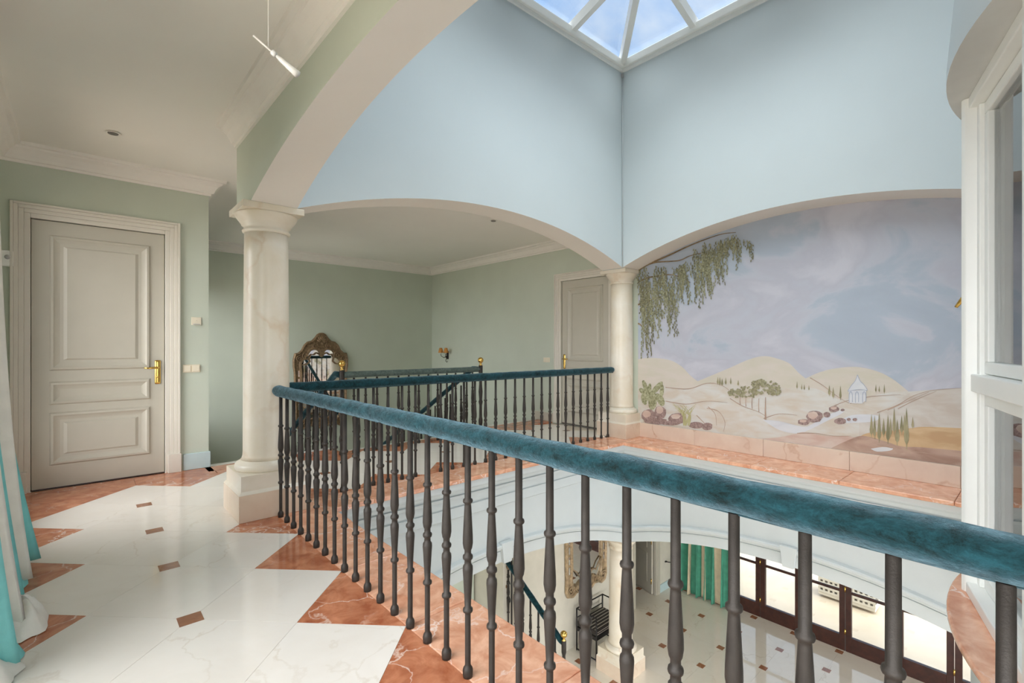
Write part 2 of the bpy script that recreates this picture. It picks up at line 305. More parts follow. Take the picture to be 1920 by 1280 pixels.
struct(MB().box(UH, UI, -3.05, VR, -.02, CE+.3).build('wall_gallery_end', ['wall_green']), 'solid green end of the gallery wall beside the viewer', 'wall')
mb = MB(); mb.box(UL-.15, UH, -3.2, VD+.15, CE, CE+.12); mb.box(UH, UI, VB+.09, VD+.15, CE, CE+.12); mb.box(UI, UM, VB, VD+.15, CE, CE+.12); mb.box(UM, UW+.2, VB, VD+.15, CE, CE+.12); mb.box(.88, UW+.2, VD+.15, VK+.15, CE, CE+.12)
struct(mb.build('ceiling', 'ceiling_paint'), 'plain warm white ceiling over the hall and the stair landing', 'ceiling')
struct(MB().box(UW+.02, UW+.3, VR-.1, VB, 3.1, TOP).build('wall_roof_upstand', 'shaft_paint'), 'roof upstand behind the mural side of the light shaft', 'wall')
# right shaft wall with the bay (a shallow drum over windows)
BC, BR = (3.5, .368-2.12), 2.12
mb = MB()
for zz0, zz1 in ((-1.0, TOP),):
    mb.box(UI, 1.98, VR-.15, VR, zz0, zz1); mb.box(5.02, UM+.35, VR-.15, VR, zz0, zz1)
mb.box(1.98, 5.02, VR-.15, VR, 2.62, TOP)
struct(mb.build('wall_bay_side', 'shaft_paint'), 'pale shaft wall around the projecting bay window', 'wall')
def bay_arc(rad, n=36, vcut=VR):
    h_ = math.acos((vcut-BC[1])/rad); return [(BC[0]+rad*math.sin(-h_+2*h_*i/n), BC[1]+rad*math.cos(-h_+2*h_*i/n)) for i in range(n+1)]
mb = MB(); lo = bay_arc(BR); hi = bay_arc(1.92); n_ = len(lo)
mb.add([(p[0], p[1], 2.6) for p in lo]+[(p[0], p[1], 2.66) for p in lo]+[(p[0], p[1], TOP) for p in hi], [(i, i+1, n_+i+1, n_+i) for i in range(n_-1)]+[(n_+i, n_+i+1, 2*n_+i+1, 2*n_+i) for i in range(n_-1)], 0, True)
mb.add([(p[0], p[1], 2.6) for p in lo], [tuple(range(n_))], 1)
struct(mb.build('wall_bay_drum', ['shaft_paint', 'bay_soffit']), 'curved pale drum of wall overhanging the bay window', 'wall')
# floor of the bay with its curved red marble edge
mb = MB(); a_ = bay_arc(BR); b_ = bay_arc(BR-.09)
mb.prism([(p[0], p[1], -.035) for p in a_], (0, 0, .035))
bs = sthing('trim_bay_sill', 'curved red marble sill under the bay window at the right edge', 'sill')
bevel(mb.build('sill_slab', 'lit_red_marble', bs), .012, 3)
mb = MB(); mb.add([(p[0], p[1], -.035) for p in b_]+[(p[0], p[1], -.5) for p in b_], [(i, i+1, n_+i+1, n_+i) for i in range(n_-1)]+[tuple(range(n_, 2*n_))], 0, True); mb.build('sill_fascia', 'lintel_paint', bs)
# room behind the bay
mb = MB(); mb.box(UI, 6.2, -3.2, -3.05, -.02, .9); mb.box(UI, 1.7, -3.2, -3.05, .9, 2.8); mb.box(5.3, 6.2, -3.2, -3.05, .9, 2.8); mb.box(UI, 6.2, -3.2, -3.05, 2.3, 2.8); mb.box(UM+.3, UM+.42, -3.05, VR-.1, -.02, 2.8); mb.box(UI, 6.2, -3.2, VR-.0, 2.7, 2.8)
mb.box(UI, 6.2, -3.2, VR-.02, -.3, -.02)
struct(mb.build('wall_bay_room', 'shaft_paint'), 'pale room enclosed behind the bay window', 'wall')
# bay window
bw = sthing('window_1', 'white timber bay window with upper and lower sashes at the right edge', 'window')
posts = [(5.02, -.20), (4.46, .03), (3.53, .285), (2.60, .03), (2.04, -.20)]
def slab2(mb, p, q, t0, t1, z0, z1, s0=0, s1=0, mi=0):
    # upright slab between plan points p,q ; t0..t1 is the thickness measured outward (to the shaft), s0,s1 inset at the ends
    d = Vector((q[0]-p[0], q[1]-p[1], 0)); Ln = d.length; d /= Ln; nn = Vector((d.y, -d.x, 0))
    if nn.y < 0: nn = -nn
    P = Vector((p[0], p[1], 0)); a = P+d*s0; b = P+d*(Ln-s1)
    pts = [a+nn*t0, b+nn*t0, b+nn*t1, a+nn*t1]
    return mb.prism([(k.x, k.y, z0) for k in pts], (0, 0, z1-z0), mi)
for i, p in enumerate(posts):
    q = posts[i+1] if i < 4 else posts[i-1]; q0 = posts[i-1] if i > 0 else posts[i+1]
    tx, ty = q[0]-q0[0], q[1]-q0[1]
    if i in (0, 4): tx, ty = q[0]-p[0], q[1]-p[1]
    Lq = (tx*tx+ty*ty)**.5; tx /= Lq; ty /= Lq; nx, ny = (-ty, tx) if tx > 0 else (ty, -tx)
    mb = MB(); mb.prism([(p[0]+tx*a+nx*b, p[1]+ty*a+ny*b, 0) for a, b in ((-.05, -.09), (.05, -.09), (.05, .02), (.035, .035), (-.035, .035), (-.05, .02))], (0, 0, 2.6)); bevel(mb.build('mullion', 'window_paint', bw), .005)
for i in range(4):
    p, q = posts[i], posts[i+1]; Ln = ((p[0]-q[0])**2+(p[1]-q[1])**2)**.5
    mb = MB(); slab2(mb, p, q, -.09, .03, 0, .06, .05, .05); slab2(mb, p, q, -.09, .02, 2.54, 2.6, .05, .05); slab2(mb, p, q, -.09, .012, 1.06, 1.15, .05, .05); slab2(mb, p, q, -.09, -.012, .06, 2.54, .05, Ln-.10); slab2(mb, p, q, -.09, -.012, .06, 2.54, Ln-.10, .05)
    bevel(mb.build('window_frame', 'window_paint', bw), .006)
    for z0, z1, nm in ((.062, 1.055, 'lower_sash'), (1.155, 2.535, 'upper_sash')):
        mb = MB()
        slab2(mb, p, q, -.085, -.03, z0, z0+.06, .102, .102); slab2(mb, p, q, -.085, -.03, z1-.06, z1, .102, .102); slab2(mb, p, q, -.085, -.03, z0+.06, z1-.06, .102, Ln-.16); slab2(mb, p, q, -.085, -.03, z0+.06, z1-.06, Ln-.16, .102)
        so = bevel(mb.build(nm, 'window_paint', bw), .006)
        mb = MB(); slab2(mb, p, q, -.062, -.056, z0+.055, z1-.055, .155, .155); mb.build('pane', 'window_glass', so)
        if nm == 'upper_sash' and i < 2:
            d = Vector((q[0]-p[0], q[1]-p[1], 0)).normalized(); nn = Vector((-d.y, d.x, 0)); nn = nn if nn.y > 0 else -nn
            h_ = Vector((q[0], q[1], 1.56))-d*.135
            mb = MB(); mb.tube([h_-nn*.04, h_+nn*.035], .010, 8); mb.tube([h_+nn*.02, h_+nn*.05+Vector((0, 0, .012)), h_+nn*.085+Vector((0, 0, 0)), h_+nn*.115+Vector((0, 0, -.045))], [.014, .015, .013, .008], 10)
            mb.build('window_handle', 'brass', so)
# hall window (behind the viewer's left shoulder)
hw = sthing('window_2', 'white framed hall window in the outer wall beside the viewer', 'window')
mb = MB()
for v_ in (-2.3, -1.06, .18, 1.42, 2.66): mb.box(UL-.10, UL-.04, v_, v_+.06, .06, 2.6)
for z_ in (.06, 2.54): mb.box(UL-.10, UL-.04, -2.3, 2.7, z_, z_+.06)
mb.build('window_frame', 'window_paint', hw)
for v_ in (-2.24, -1.0, .24, 1.48): MB().box(UL-.075, UL-.07, v_, v_+1.18, .12, 2.54).build('pane', 'roof_glass', hw)
mb = MB(); mb.box(UL-.10, UL-.04, 4.3, 4.36, .2, 2.6); mb.box(UL-.10, UL-.04, 5.74, 5.8, .2, 2.6); mb.box(UL-.10, UL-.04, 4.3, 5.8, .2, .26); mb.box(UL-.10, UL-.04, 4.3, 5.8, 2.54, 2.6)
hw2 = sthing('window_added_4', 'unseen white framed window added in the outer wall to light the white door', 'window'); mb.build('window_frame', 'window_paint', hw2)  # window added out of view to light the door and near column
MB().box(UL-.075, UL-.07, 4.36, 5.74, .26, 2.54).build('pane', 'roof_glass', hw2)
mb = MB()
for v_ in (7.6, 8.42, 9.24): mb.box(.92, .98, v_, v_+.06, 0, 2.3)
for z_ in (0, 2.24): mb.box(.92, .98, 7.6, 9.3, z_, z_+.06)
hw3 = sthing('window_added_5', 'unseen white framed window added beside the left flight to light the landing', 'window'); mb.build('window_frame', 'window_paint', hw3)  # window added out of view to brighten the stair landing
for v_ in (7.66, 8.48): MB().box(.945, .95, v_, v_+.76, .06, 2.24).build('pane', 'roof_glass', hw3)
# ------------------------------------------------------------------ skylight
sk = sthing('window_3', 'white pyramid skylight glazed between rafters over the shaft', 'skylight')
SU0, SU1, SV0, SV1 = UI, UM, VR, VI
PIT = .33; cu, cv = (SU0+SU1)/2, (SV0+SV1)/2
mb = MB(); fw = .10
mb.box(SU0-.05, SU1+.05, SV1-.05, SV1+.1, TOP, TOP+fw); mb.box(SU0-.05, SU1+.05, SV0-.1, SV0+.05, TOP, TOP+fw); mb.box(SU0-.1, SU0+.05, SV0+.05, SV1-.05, TOP, TOP+fw); mb.box(SU1-.05, SU1+.1, SV0+.05, SV1-.05, TOP, TOP+fw)
mb.box(SU0+.0, SU1-.0, SV1-.02, SV1+.02, TOP-.05, TOP); mb.box(SU1-.02, SU1+.02, SV0, SV1, TOP-.05, TOP)
bevel(mb.build('kerb_frame', 'window_paint', sk), .01)
ZB = TOP+fw
def roof_z(u, v): return ZB+PIT*min(u-SU0, SU1-u, v-SV0, SV1-v)
def bar(p, q, w_, h_, nm, mat, par):
    p, q = Vector(p), Vector(q); d = (q-p).normalized(); s_ = d.cross(Vector((0, 0, 1))).normalized(); u_ = s_.cross(d)
    mb = MB(); mb.prism([p+s_*w_+u_*h_*.3, p-s_*w_+u_*h_*.3, p-s_*w_*.7-u_*h_*.7, p+s_*w_*.7-u_*h_*.7], q-p); return mb.build(nm, mat, par)
apex = (cu, cv, roof_z(cu, cv))
for a_ in ((SU0, SV0), (SU0, SV1), (SU1, SV0), (SU1, SV1)):
    bar((a_[0], a_[1], ZB), apex, .055, .11, 'hip_rafter', 'window_paint', sk)
for f_ in (.25, .5, .75):
    u_ = SU0+(SU1-SU0)*f_; v_ = SV0+(SV1-SV0)*f_; dd = min(f_, 1-f_)
    for e0, e1 in (((u_, SV1), (u_, SV1-(SV1-SV0)*dd)), ((u_, SV0), (u_, SV0+(SV1-SV0)*dd)), ((SU1, v_), (SU1-(SU1-SU0)*dd, v_)), ((SU0, v_), (SU0+(SU1-SU0)*dd, v_))):
        bar((e0[0], e0[1], ZB), (e1[0], e1[1], ZB+(apex[2]-ZB)*dd*2), .05, .10, 'rafter', 'window_paint', sk)
def pane3(pts):
    mb = MB(); mb.prism([(p[0], p[1], p[2]+.035) for p in pts], (0, 0, .008)); mb.build('pane', 'skylight_glass', sk)
def sky_panes(A_, B_):
    A_, B_, T_ = Vector(A_), Vector(B_), Vector(apex)
    base = lambda f: A_.lerp(B_, f)
    up = T_-A_.lerp(B_, .5)
    top = lambda f: base(f)+up*(2*min(f, 1-f))
    for f0, f1 in ((0, .25), (.25, .5), (.5, .75), (.75, 1)):
        q = [base(f0), base(f1), top(f1), top(f0)]
        if f0 == 0: q = [base(f0), base(f1), top(f1)]
        if f1 == 1: q = [base(f0), base(f1), top(f0)]
        pane3(q)
cs = [(SU0, SV0, ZB), (SU1, SV0, ZB), (SU1, SV1, ZB), (SU0, SV1, ZB)]
for i in range(4): sky_panes(cs[i], cs[(i+1) % 4])
# ------------------------------------------------------------------ cornices and trims
CPROF = [(0, -.155), (.018, -.155), (.022, -.135), (.040, -.130), (.050, -.105), (.075, -.065), (.105, -.045), (.112, -.030), (.140, -.026), (.145, 0), (0, 0)]
NT = [0]
def cornice(p, q, nrm, label, m0=0, m1=0, prof=CPROF, z=CE, mat='cornice_paint', nm=None):
    NT[0] += 1
    p, q, nrm = Vector((p[0], p[1], 0)), Vector((q[0], q[1], 0)), Vector((nrm[0], nrm[1], 0)); d = (q-p).normalized()
    k = len(prof); vs = [p+nrm*a-d*(a*m0)+Vector((0, 0, z+b)) for a, b in prof]+[q+nrm*a+d*(a*m1)+Vector((0, 0, z+b)) for a, b in prof]
    mb = MB(); mb.add(vs, [tuple(range(k))[::-1], tuple(range(k, 2*k))]+[(i, (i+1) % k, (i+1) % k+k, i+k) for i in range(k)])
    return struct(mb.build(nm or 'trim_%d' % NT[0], mat), label, 'trim' if z > 1 else 'moulding')
cornice((UL, VD), (1.03, VD), (0, -1), 'moulded cornice above the white panelled door', -1, 1)
cornice((1.03, VD), (1.03, VK), (1, 0), 'moulded cornice returning past the door wall corner', 1, -1)
cornice((UL, -3.05), (UL, VD), (1, 0), 'moulded cornice along the outer hall wall', -1, -1)
cornice((UH, -3.05), (UH, VB+.09), (-1, 0), 'moulded cornice along the gallery wall beside the big arch', -1, 0)
cornice((1.03, VK), (UW+.02, VK), (0, -1), 'moulded cornice over the stairwell back wall', -1, -1)
cornice((UW+.02, VB), (UW+.02, VK), (-1, 0), 'moulded cornice above the far door and wall lamp', 0, -1)
# skirtings
def skirting(name, x0, x1, y0, y1, label, mat='skirting_blue', hh=.17):
    struct(bevel(MB().box(x0, x1, y0, y1, 0, hh).build(name, mat), .006), label, 'skirting board')
skirting('baseboard_door_right', .80, 1.045, VD-.022, VD, 'pale blue skirting board between the door frame and the wall corner')
skirting('baseboard_door_left', UL, -.45, VD-.022, VD, 'short skirting board left of the white door', 'door_paint')
skirting('baseboard_right', UW-.002, UW+.02, 5.63, 6.15, 'skirting board beside the far door', 'door_paint', .15)
skirting('baseboard_left', UL, UL+.02, 2.7, VD, 'skirting board along the outer hall wall', 'door_paint')
# ------------------------------------------------------------------ doors
def door(name, label, mat_c, width, height, handle_side, low=False, open_ang=0):
    # local frame: x along the wall, y out of the wall towards the room is -y, origin at bottom left of the leaf
    t = sthing(name, label, 'door')
    W, H = width, height
    leaf = MB(); leaf.box(.004, W-.004, .0, .045, .008, H-.004)
    lo = bevel(leaf.build('leaf', 'door_paint', t), .003)
    # three panels, each a moulded frame and a raised field
    for z0, z1 in ((.21*H/2.43, .69*H/2.43), (.76*H/2.43, .97*H/2.43), (1.07*H/2.43, 2.30*H/2.43)):
        x0, x1 = .12, W-.12
        mb = MB(); prof = [(0, 0), (.012, -.016), (.028, -.018), (.04, -.010), (.055, -.004), (.07, 0)]
        k = len(prof)
        rings = []
        for a, b in prof: rings += [(x0+a, b, z0+a), (x1-a, b, z0+a), (x1-a, b, z1-a), (x0+a, b, z1-a)]
        fs = [(i*4+j, i*4+(j+1) % 4, (i+1)*4+(j+1) % 4, (i+1)*4+j) for i in range(k-1) for j in range(4)]
        mb.add(rings, fs); mb.build('panel_moulding', 'door_paint', lo)
        mb = MB(); a = .095; c_ = .12
        q = [(x0+a, 0, z0+a), (x1-a, 0, z0+a), (x1-a, 0, z1-a), (x0+a, 0, z1-a), (x0+c_, -.010, z0+c_*.9), (x1-c_, -.010, z0+c_*.9), (x1-c_, -.010, z1-c_*.9), (x0+c_, -.010, z1-c_*.9)]
        if z1-z0 > .3: mb.add(q, [(0, 1, 5, 4), (1, 2, 6, 5), (2, 3, 7, 6), (3, 0, 4, 7), (4, 5, 6, 7)]); mb.build('panel_field', 'door_paint', lo)
    # architrave, built of stepped fillets
    steps = [(0, .040, .014), (.040, .075, .024), (.075, .105, .034), (.105, .125, .046)]
    for s0, s1, th in steps:
        mb = MB(); a, b = s0, s1
        mb.box(-b, -a, -th-.02, .0, 0, H+b); mb.box(W+a, W+b, -th-.02, 0, 0, H+b); mb.box(-a, W+a, -th-.02, 0, H+a, H+b)
        bevel(mb.build('architrave', 'frame_paint', t), .004)
    for xx in (-.133, W+.02):
        bevel(MB().box(xx, xx+.113, -.075, 0, 0, .19).build('plinth_block', 'frame_paint', t), .004)
    MB().box(.0, W, -.004, .05, .0, .010).build('door_gap_shade', 'dark_wood', t)  # dark strip painted as the shade in the gap under the door
    hx = W-.06 if handle_side > 0 else .06; hz = 1.03; s_ = -handle_side
    h_ = MB(); h_.lathe([(.022, -.12), (.025, -.10), (.025, .10), (.022, .12)], (0, 0, 0), 12)
    for i, v_ in enumerate(h_.v): h_.v[i] = (hx+v_[0], -.006+v_[1]*.35, hz+v_[2])
    hp = h_.build('handle_plate', 'brass', lo)
    mb = MB(); mb.tube([(hx, 0, hz+.045), (hx, -.055, hz+.045), (hx+s_*.03, -.06, hz+.046), (hx+s_*.075, -.058, hz+.042), (hx+s_*.115, -.055, hz+.046)], [.011, .011, .011, .009, .008], 10); mb.lathe([(.012, -.008), (.014, 0), (.012, .008)], (hx, -.01, hz-.05), 10)
    mb.build('lever', 'brass', lo)
    return t
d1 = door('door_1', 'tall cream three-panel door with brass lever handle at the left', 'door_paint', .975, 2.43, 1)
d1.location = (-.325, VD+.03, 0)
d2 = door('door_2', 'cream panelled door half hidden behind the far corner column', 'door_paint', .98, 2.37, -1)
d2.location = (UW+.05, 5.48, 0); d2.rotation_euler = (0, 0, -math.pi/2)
# ------------------------------------------------------------------ upper floor
mb = MB(); zt = -.022; zb = -.30
mb.box(UL-.15, UI-.01, -3.2, VI+.01, zb, zt); mb.box(UL-.15, 2.4, VI+.01, 6.12, zb, zt); mb.box(2.4, 4.33, VI+.01, 5.82, zb, zt); mb.box(4.33, UW+.1, VI+.01, 6.12, zb, zt); mb.box(UM+.01, UW+.1, VR, VI+.01, zb, zt)
fl = struct(mb.build('floor', 'grout'), 'polished cream and red marble floor of the upper hall and landing', 'floor')
PT = .735; O = (.392, 4.935); HF = PT/2; G = .0015
def tile_mesh(name, poly, mat, z=0, th=.022):
    mb = MB(); cx = sum(p[0] for p in poly)/len(poly); cy = sum(p[1] for p in poly)/len(poly)
    pts = []
    for p in poly:
        d = Vector((p[0]-cx, p[1]-cy)); d *= (1-G*.7/max(d.length, .01)); pts.append((d.x, d.y, z-th))
    mb.prism(pts, (0, 0, th)); me = bpy.data.meshes.new(name); me.from_pydata(mb.v, [], mb.f); me.materials.append(MATS[mat]); me.update()
    return me, (cx, cy)
def tile(name, me, c, par): o_ = link(name, me, par); o_.location = (c[0], c[1], 0); return o_
dia, _ = tile_mesh('cream_tile', [(HF, 0), (0, HF), (-HF, 0), (0, -HF)], 'cream_marble')
inl, _ = tile_mesh('inlay_tile', [(.05, .05), (-.05, .05), (-.05, -.05), (.05, -.05)], 'inlay_brown', .0008)
cent = set()
for j in range(-11, 1):
    cent.add((O[0], round(O[1]+(j+.5)*PT, 4))); cent.add((round(O[0]-HF, 4), round(O[1]+j*PT, 4)))
    if j < 0: cent.add((round(O[0]+HF, 4), round(O[1]+j*PT, 4)))
cent.add((round(O[0]+HF, 4), O[1]))
for i in range(0, 8):
    cent.add((round(O[0]+(i+.5)*PT, 4), O[1]))
    cent.add((round(O[0]+i*PT, 4), round(O[1]+HF, 4)))
    if i > 0: cent.add((round(O[0]+i*PT, 4), round(O[1]-HF, 4)))
for c in sorted(cent): 
    if c[0]+HF < UW+.03: tile('cream_tile', dia, c, fl)
for j in range(-10, 1): tile('inlay_tile', inl, (O[0], O[1]+j*PT), fl)
for i in range(1, 8): tile('inlay_tile', inl, (O[0]+i*PT, O[1]), fl)
# triangles between the diamonds
ub, ua, va, vb = O[0]+PT, O[0]-PT, O[1]-PT, O[1]+PT
triR, cR = tile_mesh('red_tile', [(0, 0), (0, PT), (-HF, HF)], 'red_marble'); triL, cL = tile_mesh('red_tile', [(0, 0), (HF, HF), (0, PT)], 'red_marble')
triB, cB = tile_mesh('red_tile', [(0, 0), (PT, 0), (HF, HF)], 'red_marble'); triT, cT = tile_mesh('red_tile', [(0, 0), (HF, -HF), (PT, 0)], 'red_marble')
for j in range(-10, -1): tile('red_tile', triR, (ub+cR[0], O[1]+j*PT+cR[1]), fl)
for j in range(-10, 1): tile('red_tile', triL, (ua+cL[0], O[1]+j*PT+cL[1]), fl)
for i in range(1, 7): tile('red_tile', triB, (O[0]+i*PT+cB[0], va+cB[1]), fl)
for i in range(-1, 7): tile('red_tile', triT, (O[0]+i*PT+cT[0], vb+cT[1]), fl)
def rect_tile(x0, x1, y0, y1, mat='red_marble', nm='red_border', par=None):
    me, c = tile_mesh(nm, [(x0, y0), (x1, y0), (x1, y1), (x0, y1)], mat, 0, .04 if mat == 'lit_red_marble' else .022); return tile(nm, me, c, par or fl)
EDG = 1.505; EDV = 3.82
for j in range(-10, 0):
    y0, y1 = O[1]+j*PT, O[1]+(j+1)*PT
    if y1 <= EDV+.05: bevel(rect_tile(ub, EDG, y0, min(y1, EDV), 'lit_red_marble'), .008, 3)
    else: rect_tile(ub, EDG, y0, va, 'lit_red_marble')
for i in range(1, 8):
    x0, x1 = O[0]+i*PT, min(O[0]+(i+1)*PT, UW+.02)
    if i == 1: x0 = EDG
    bevel(rect_tile(x0, x1, EDV, va, 'lit_red_marble'), .008, 3)
    rect_tile(x0, x1, vb, 5.78)
for j in range(-10, 1): rect_tile(UL, ua, O[1]+j*PT, O[1]+(j+1)*PT)
rect_tile(UL, O[0], vb, VD); rect_tile(O[0], 1.045, vb, VD); rect_tile(1.05, EDG, vb, 5.78)
rect_tile(.99, 2.38, 5.79, 6.02) ; rect_tile(4.35, UW, 5.79, 6.02)
rect_tile(1.035, 2.38, 6.025, 6.13, 'cream_marble', 'cream_nosing'); rect_tile(4.35, UW, 6.025, 6.13, 'cream_marble', 'cream_nosing'); rect_tile(2.38, 4.35, 5.785, 5.84, 'cream_marble', 'cream_nosing')
# kerb shelf under the mural
ks = sthing('trim_mural_kerb', 'red marble shelf along the foot of the painted wall', 'shelf')
for k in range(5):
    v0, v1 = EDV-(k+1)*.82, EDV-k*.82
    me, c = tile_mesh('kerb_slab', [(5.42, v0), (UW, v0), (UW, v1), (5.42, v1)], 'lit_red_marble', 0, .04); o = tile('kerb_slab', me, c, ks); bevel(o, .008, 3)
ms = sthing('baseboard_mural', 'veined pinkish marble skirting under the painted landscape', 'skirting')
for k in range(5):
    v0, v1 = VI-.02-(k+1)*.85, VI-.02-k*.85
    bevel(MB().box(UW-.022, UW+.01, v0+.001, v1-.001, .0, .198).build('skirting_slab', 'skirting_marble', ms), .004)
# mouldings under the floor edge
FPROF = [(-.01, -.43), (.0, -.43), (.022, -.415), (.022, -.315), (.004, -.312), (.004, -.298), (.022, -.295), (.022, -.225), (.040, -.222), (.046, -.205), (.052, -.19), (.030, -.187), (.030, -.172), (.062, -.168), (.080, -.135), (.105, -.115), (.118, -.11), (.124, -.095), (.124, -.042), (-.01, -.042)]
cornice((UI-.2, VI), (UM, VI), (0, -1), 'stepped pale moulding under the far marble floor edge', 0, -1, FPROF, 0, 'lintel_paint')
cornice((UM, VI), (UM, VR), (-1, 0), 'stepped pale moulding under the marble shelf below the mural', -1, 0, FPROF, 0, 'lintel_paint')
cornice((UI, VR), (UI, VI), (1, 0), 'stepped pale moulding under the near marble floor edge', 0, -1, FPROF, 0, 'lintel_paint')
# lower atrium walls with arches
LS, LA = -1.43, -1.035
struct(arch_wall('wall_lower_landing_arch', 'u', UI, UM, LS, LA, LA, -.02, VI, VB, ['lintel_paint', 'ceiling_paint', 'lintel_paint']), 'pale lower wall under the landing with a wide low arch', 'wall')
struct(arch_wall('wall_lower_mural_arch', 'v', VR, VI, LS, LA, LA, -.02, UM, UW+.02, ['lintel_paint', 'ceiling_paint', 'lintel_paint']), 'pale lower wall under the mural with a wide low arch', 'wall')
struct(arch_wall('wall_lower_gallery_arch', 'v', VR, VI, LS, LA, LA, -.02, UI, UH, ['lintel_paint', 'ceiling_paint', 'lintel_paint']), 'pale lower wall under the gallery with a wide low arch', 'wall')
def archivolt(name, axis, a0, a1, c, sgn, label):
    mb = MB(); n = 48; P = lambda a, cc, z_: (a, cc, z_) if axis == 'u' else (cc, a, z_)
    prof = [(.0, .0), (.0, .018), (.12, .018), (.12, .004), (.132, .004), (.135, .030), (.15, .036), (.16, .052), (.185, .055), (.195, .045), (.20, .02), (.205, 0)]
    for i in range(n+1):
        a = a0+(a1-a0)*i/n
        w_ = (a1-a0)/2; r_ = LA-LS; RR = (w_*w_+r_*r_)/(2*r_); x_ = a-(a0+a1)/2; zc = LA-RR; za = arch_z(a, a0, a1, LS, LA); th = math.atan2(za-zc, x_)
        for h_, t_ in prof: mb.v.append(P((a0+a1)/2+(RR+h_)*math.cos(th), c+sgn*t_, zc+(RR+h_)*math.sin(th)))
    k = len(prof)
    for i in range(n):
        for j in range(k-1): mb.f.append((i*k+j, i*k+j+1, (i+1)*k+j+1, (i+1)*k+j)); mb.m.append(0); mb.sm.append(False)
    struct(mb.build(name, 'lintel_paint'), label, 'moulding')
def keystone(name, axis, a, c, sgn, label):
    z0, z1 = LA-.005, LA+.215; P = lambda x_, y_, z_: (x_, y_, z_) if axis == 'u' else (y_, x_, z_)
    mb = MB(); mb.prism([P(a-.055, c, z0), P(a+.055, c, z0), P(a+.085, c, z1), P(a-.085, c, z1)], (0, sgn*.062, 0) if axis == 'u' else (sgn*.062, 0, 0)); struct(bevel(mb.build(name, 'lintel_paint'), .006), label, 'keystone')
keystone('trim_keystone_far', 'u', (UI+UM)/2, VI, -1, 'small pale keystone on the lower far arch')
keystone('trim_keystone_mural', 'v', (VR+VI)/2, UM, -1, 'small pale keystone on the lower arch towards the garden doors')
archivolt('trim_lower_far', 'u', UI, UM, VI, -1, 'white moulded band around the lower far arch')
archivolt('trim_lower_mural', 'v', VR, VI, UM, -1, 'white moulded band around the lower arch towards the garden doors')
archivolt('trim_lower_near', 'v', VR, VI, UI, 1, 'white moulded band around the lower near arch')
# ------------------------------------------------------------------ columns
def column(name, label, c, z0, z1, shaft_r, ph, engaged=False):
    t = thing(name, label, 'column', (c[0], c[1], z0)); H = z1-z0
    bevel(MB().box(-ph, ph, -ph, ph, 0, .20).build('plinth_base', 'plinth_marble', t), .004)
    mb = MB(); k = ph-.018
    mb.add([(-ph, -ph, .20), (ph, -ph, .20), (ph, ph, .20), (-ph, ph, .20), (-k, -k, .222), (k, -k, .222), (k, k, .222), (-k, k, .222), (-k, -k, .335), (k, -k, .335), (k, k, .335), (-k, k, .335)],
           [(0, 1, 5, 4), (1, 2, 6, 5), (2, 3, 7, 6), (3, 0, 4, 7), (4, 5, 9, 8), (5, 6, 10, 9), (6, 7, 11, 10), (7, 4, 8, 11), (8, 9, 10, 11), (3, 2, 1, 0)])
    mb.build('plinth_block', 'column_marble', t)
    r = shaft_r
    MB().lathe([(r+.05, .335), (r+.055, .345), (r+.058, .36), (r+.055, .378), (r+.045, .39), (r+.02, .392), (r+.018, .41)], (0, 0, 0), 48).build('base_torus', 'column_marble', t)
    prof = [(r+.012, .41), (r+.002, .44)]
    for i in range(11):
        f = i/10; prof.append((r*(1-.06*f**1.6), .47+(H-.20-.47)*f))
    MB().lathe(prof, (0, 0, 0), 48).build('shaft', 'column_marble', t)
    q = r*.94
    MB().lathe([(q, H-.20), (q+.012, H-.195), (q+.016, H-.18), (q+.004, H-.17), (q+.004, H-.15), (q+.02, H-.14), (q+.024, H-.125), (q+.03, H-.12), (q+.055, H-.085), (q+.066, H-.062), (q+.068, H-.05)], (0, 0, 0), 48).build('capital', 'column_marble', t)
    a = q+.062
    ab = MB(); ab.box(-a, a, -a, a, H-.05, H-.0)
    bevel(ab.build('abacus', 'column_marble', t), .004)
    return t
column('marble_column', 'large cream marble column on a square plinth beside the near railing end', C1, 0, SPR, .168, .253)
column('marble_column', 'cream marble column at the far corner beside the mural', C2, 0, SPR, .166, .253)
column('marble_column', 'cream column standing on the lower floor below the far corner', (C2[0]-.02, C2[1]), ZL, LS+.0, .168, .25)
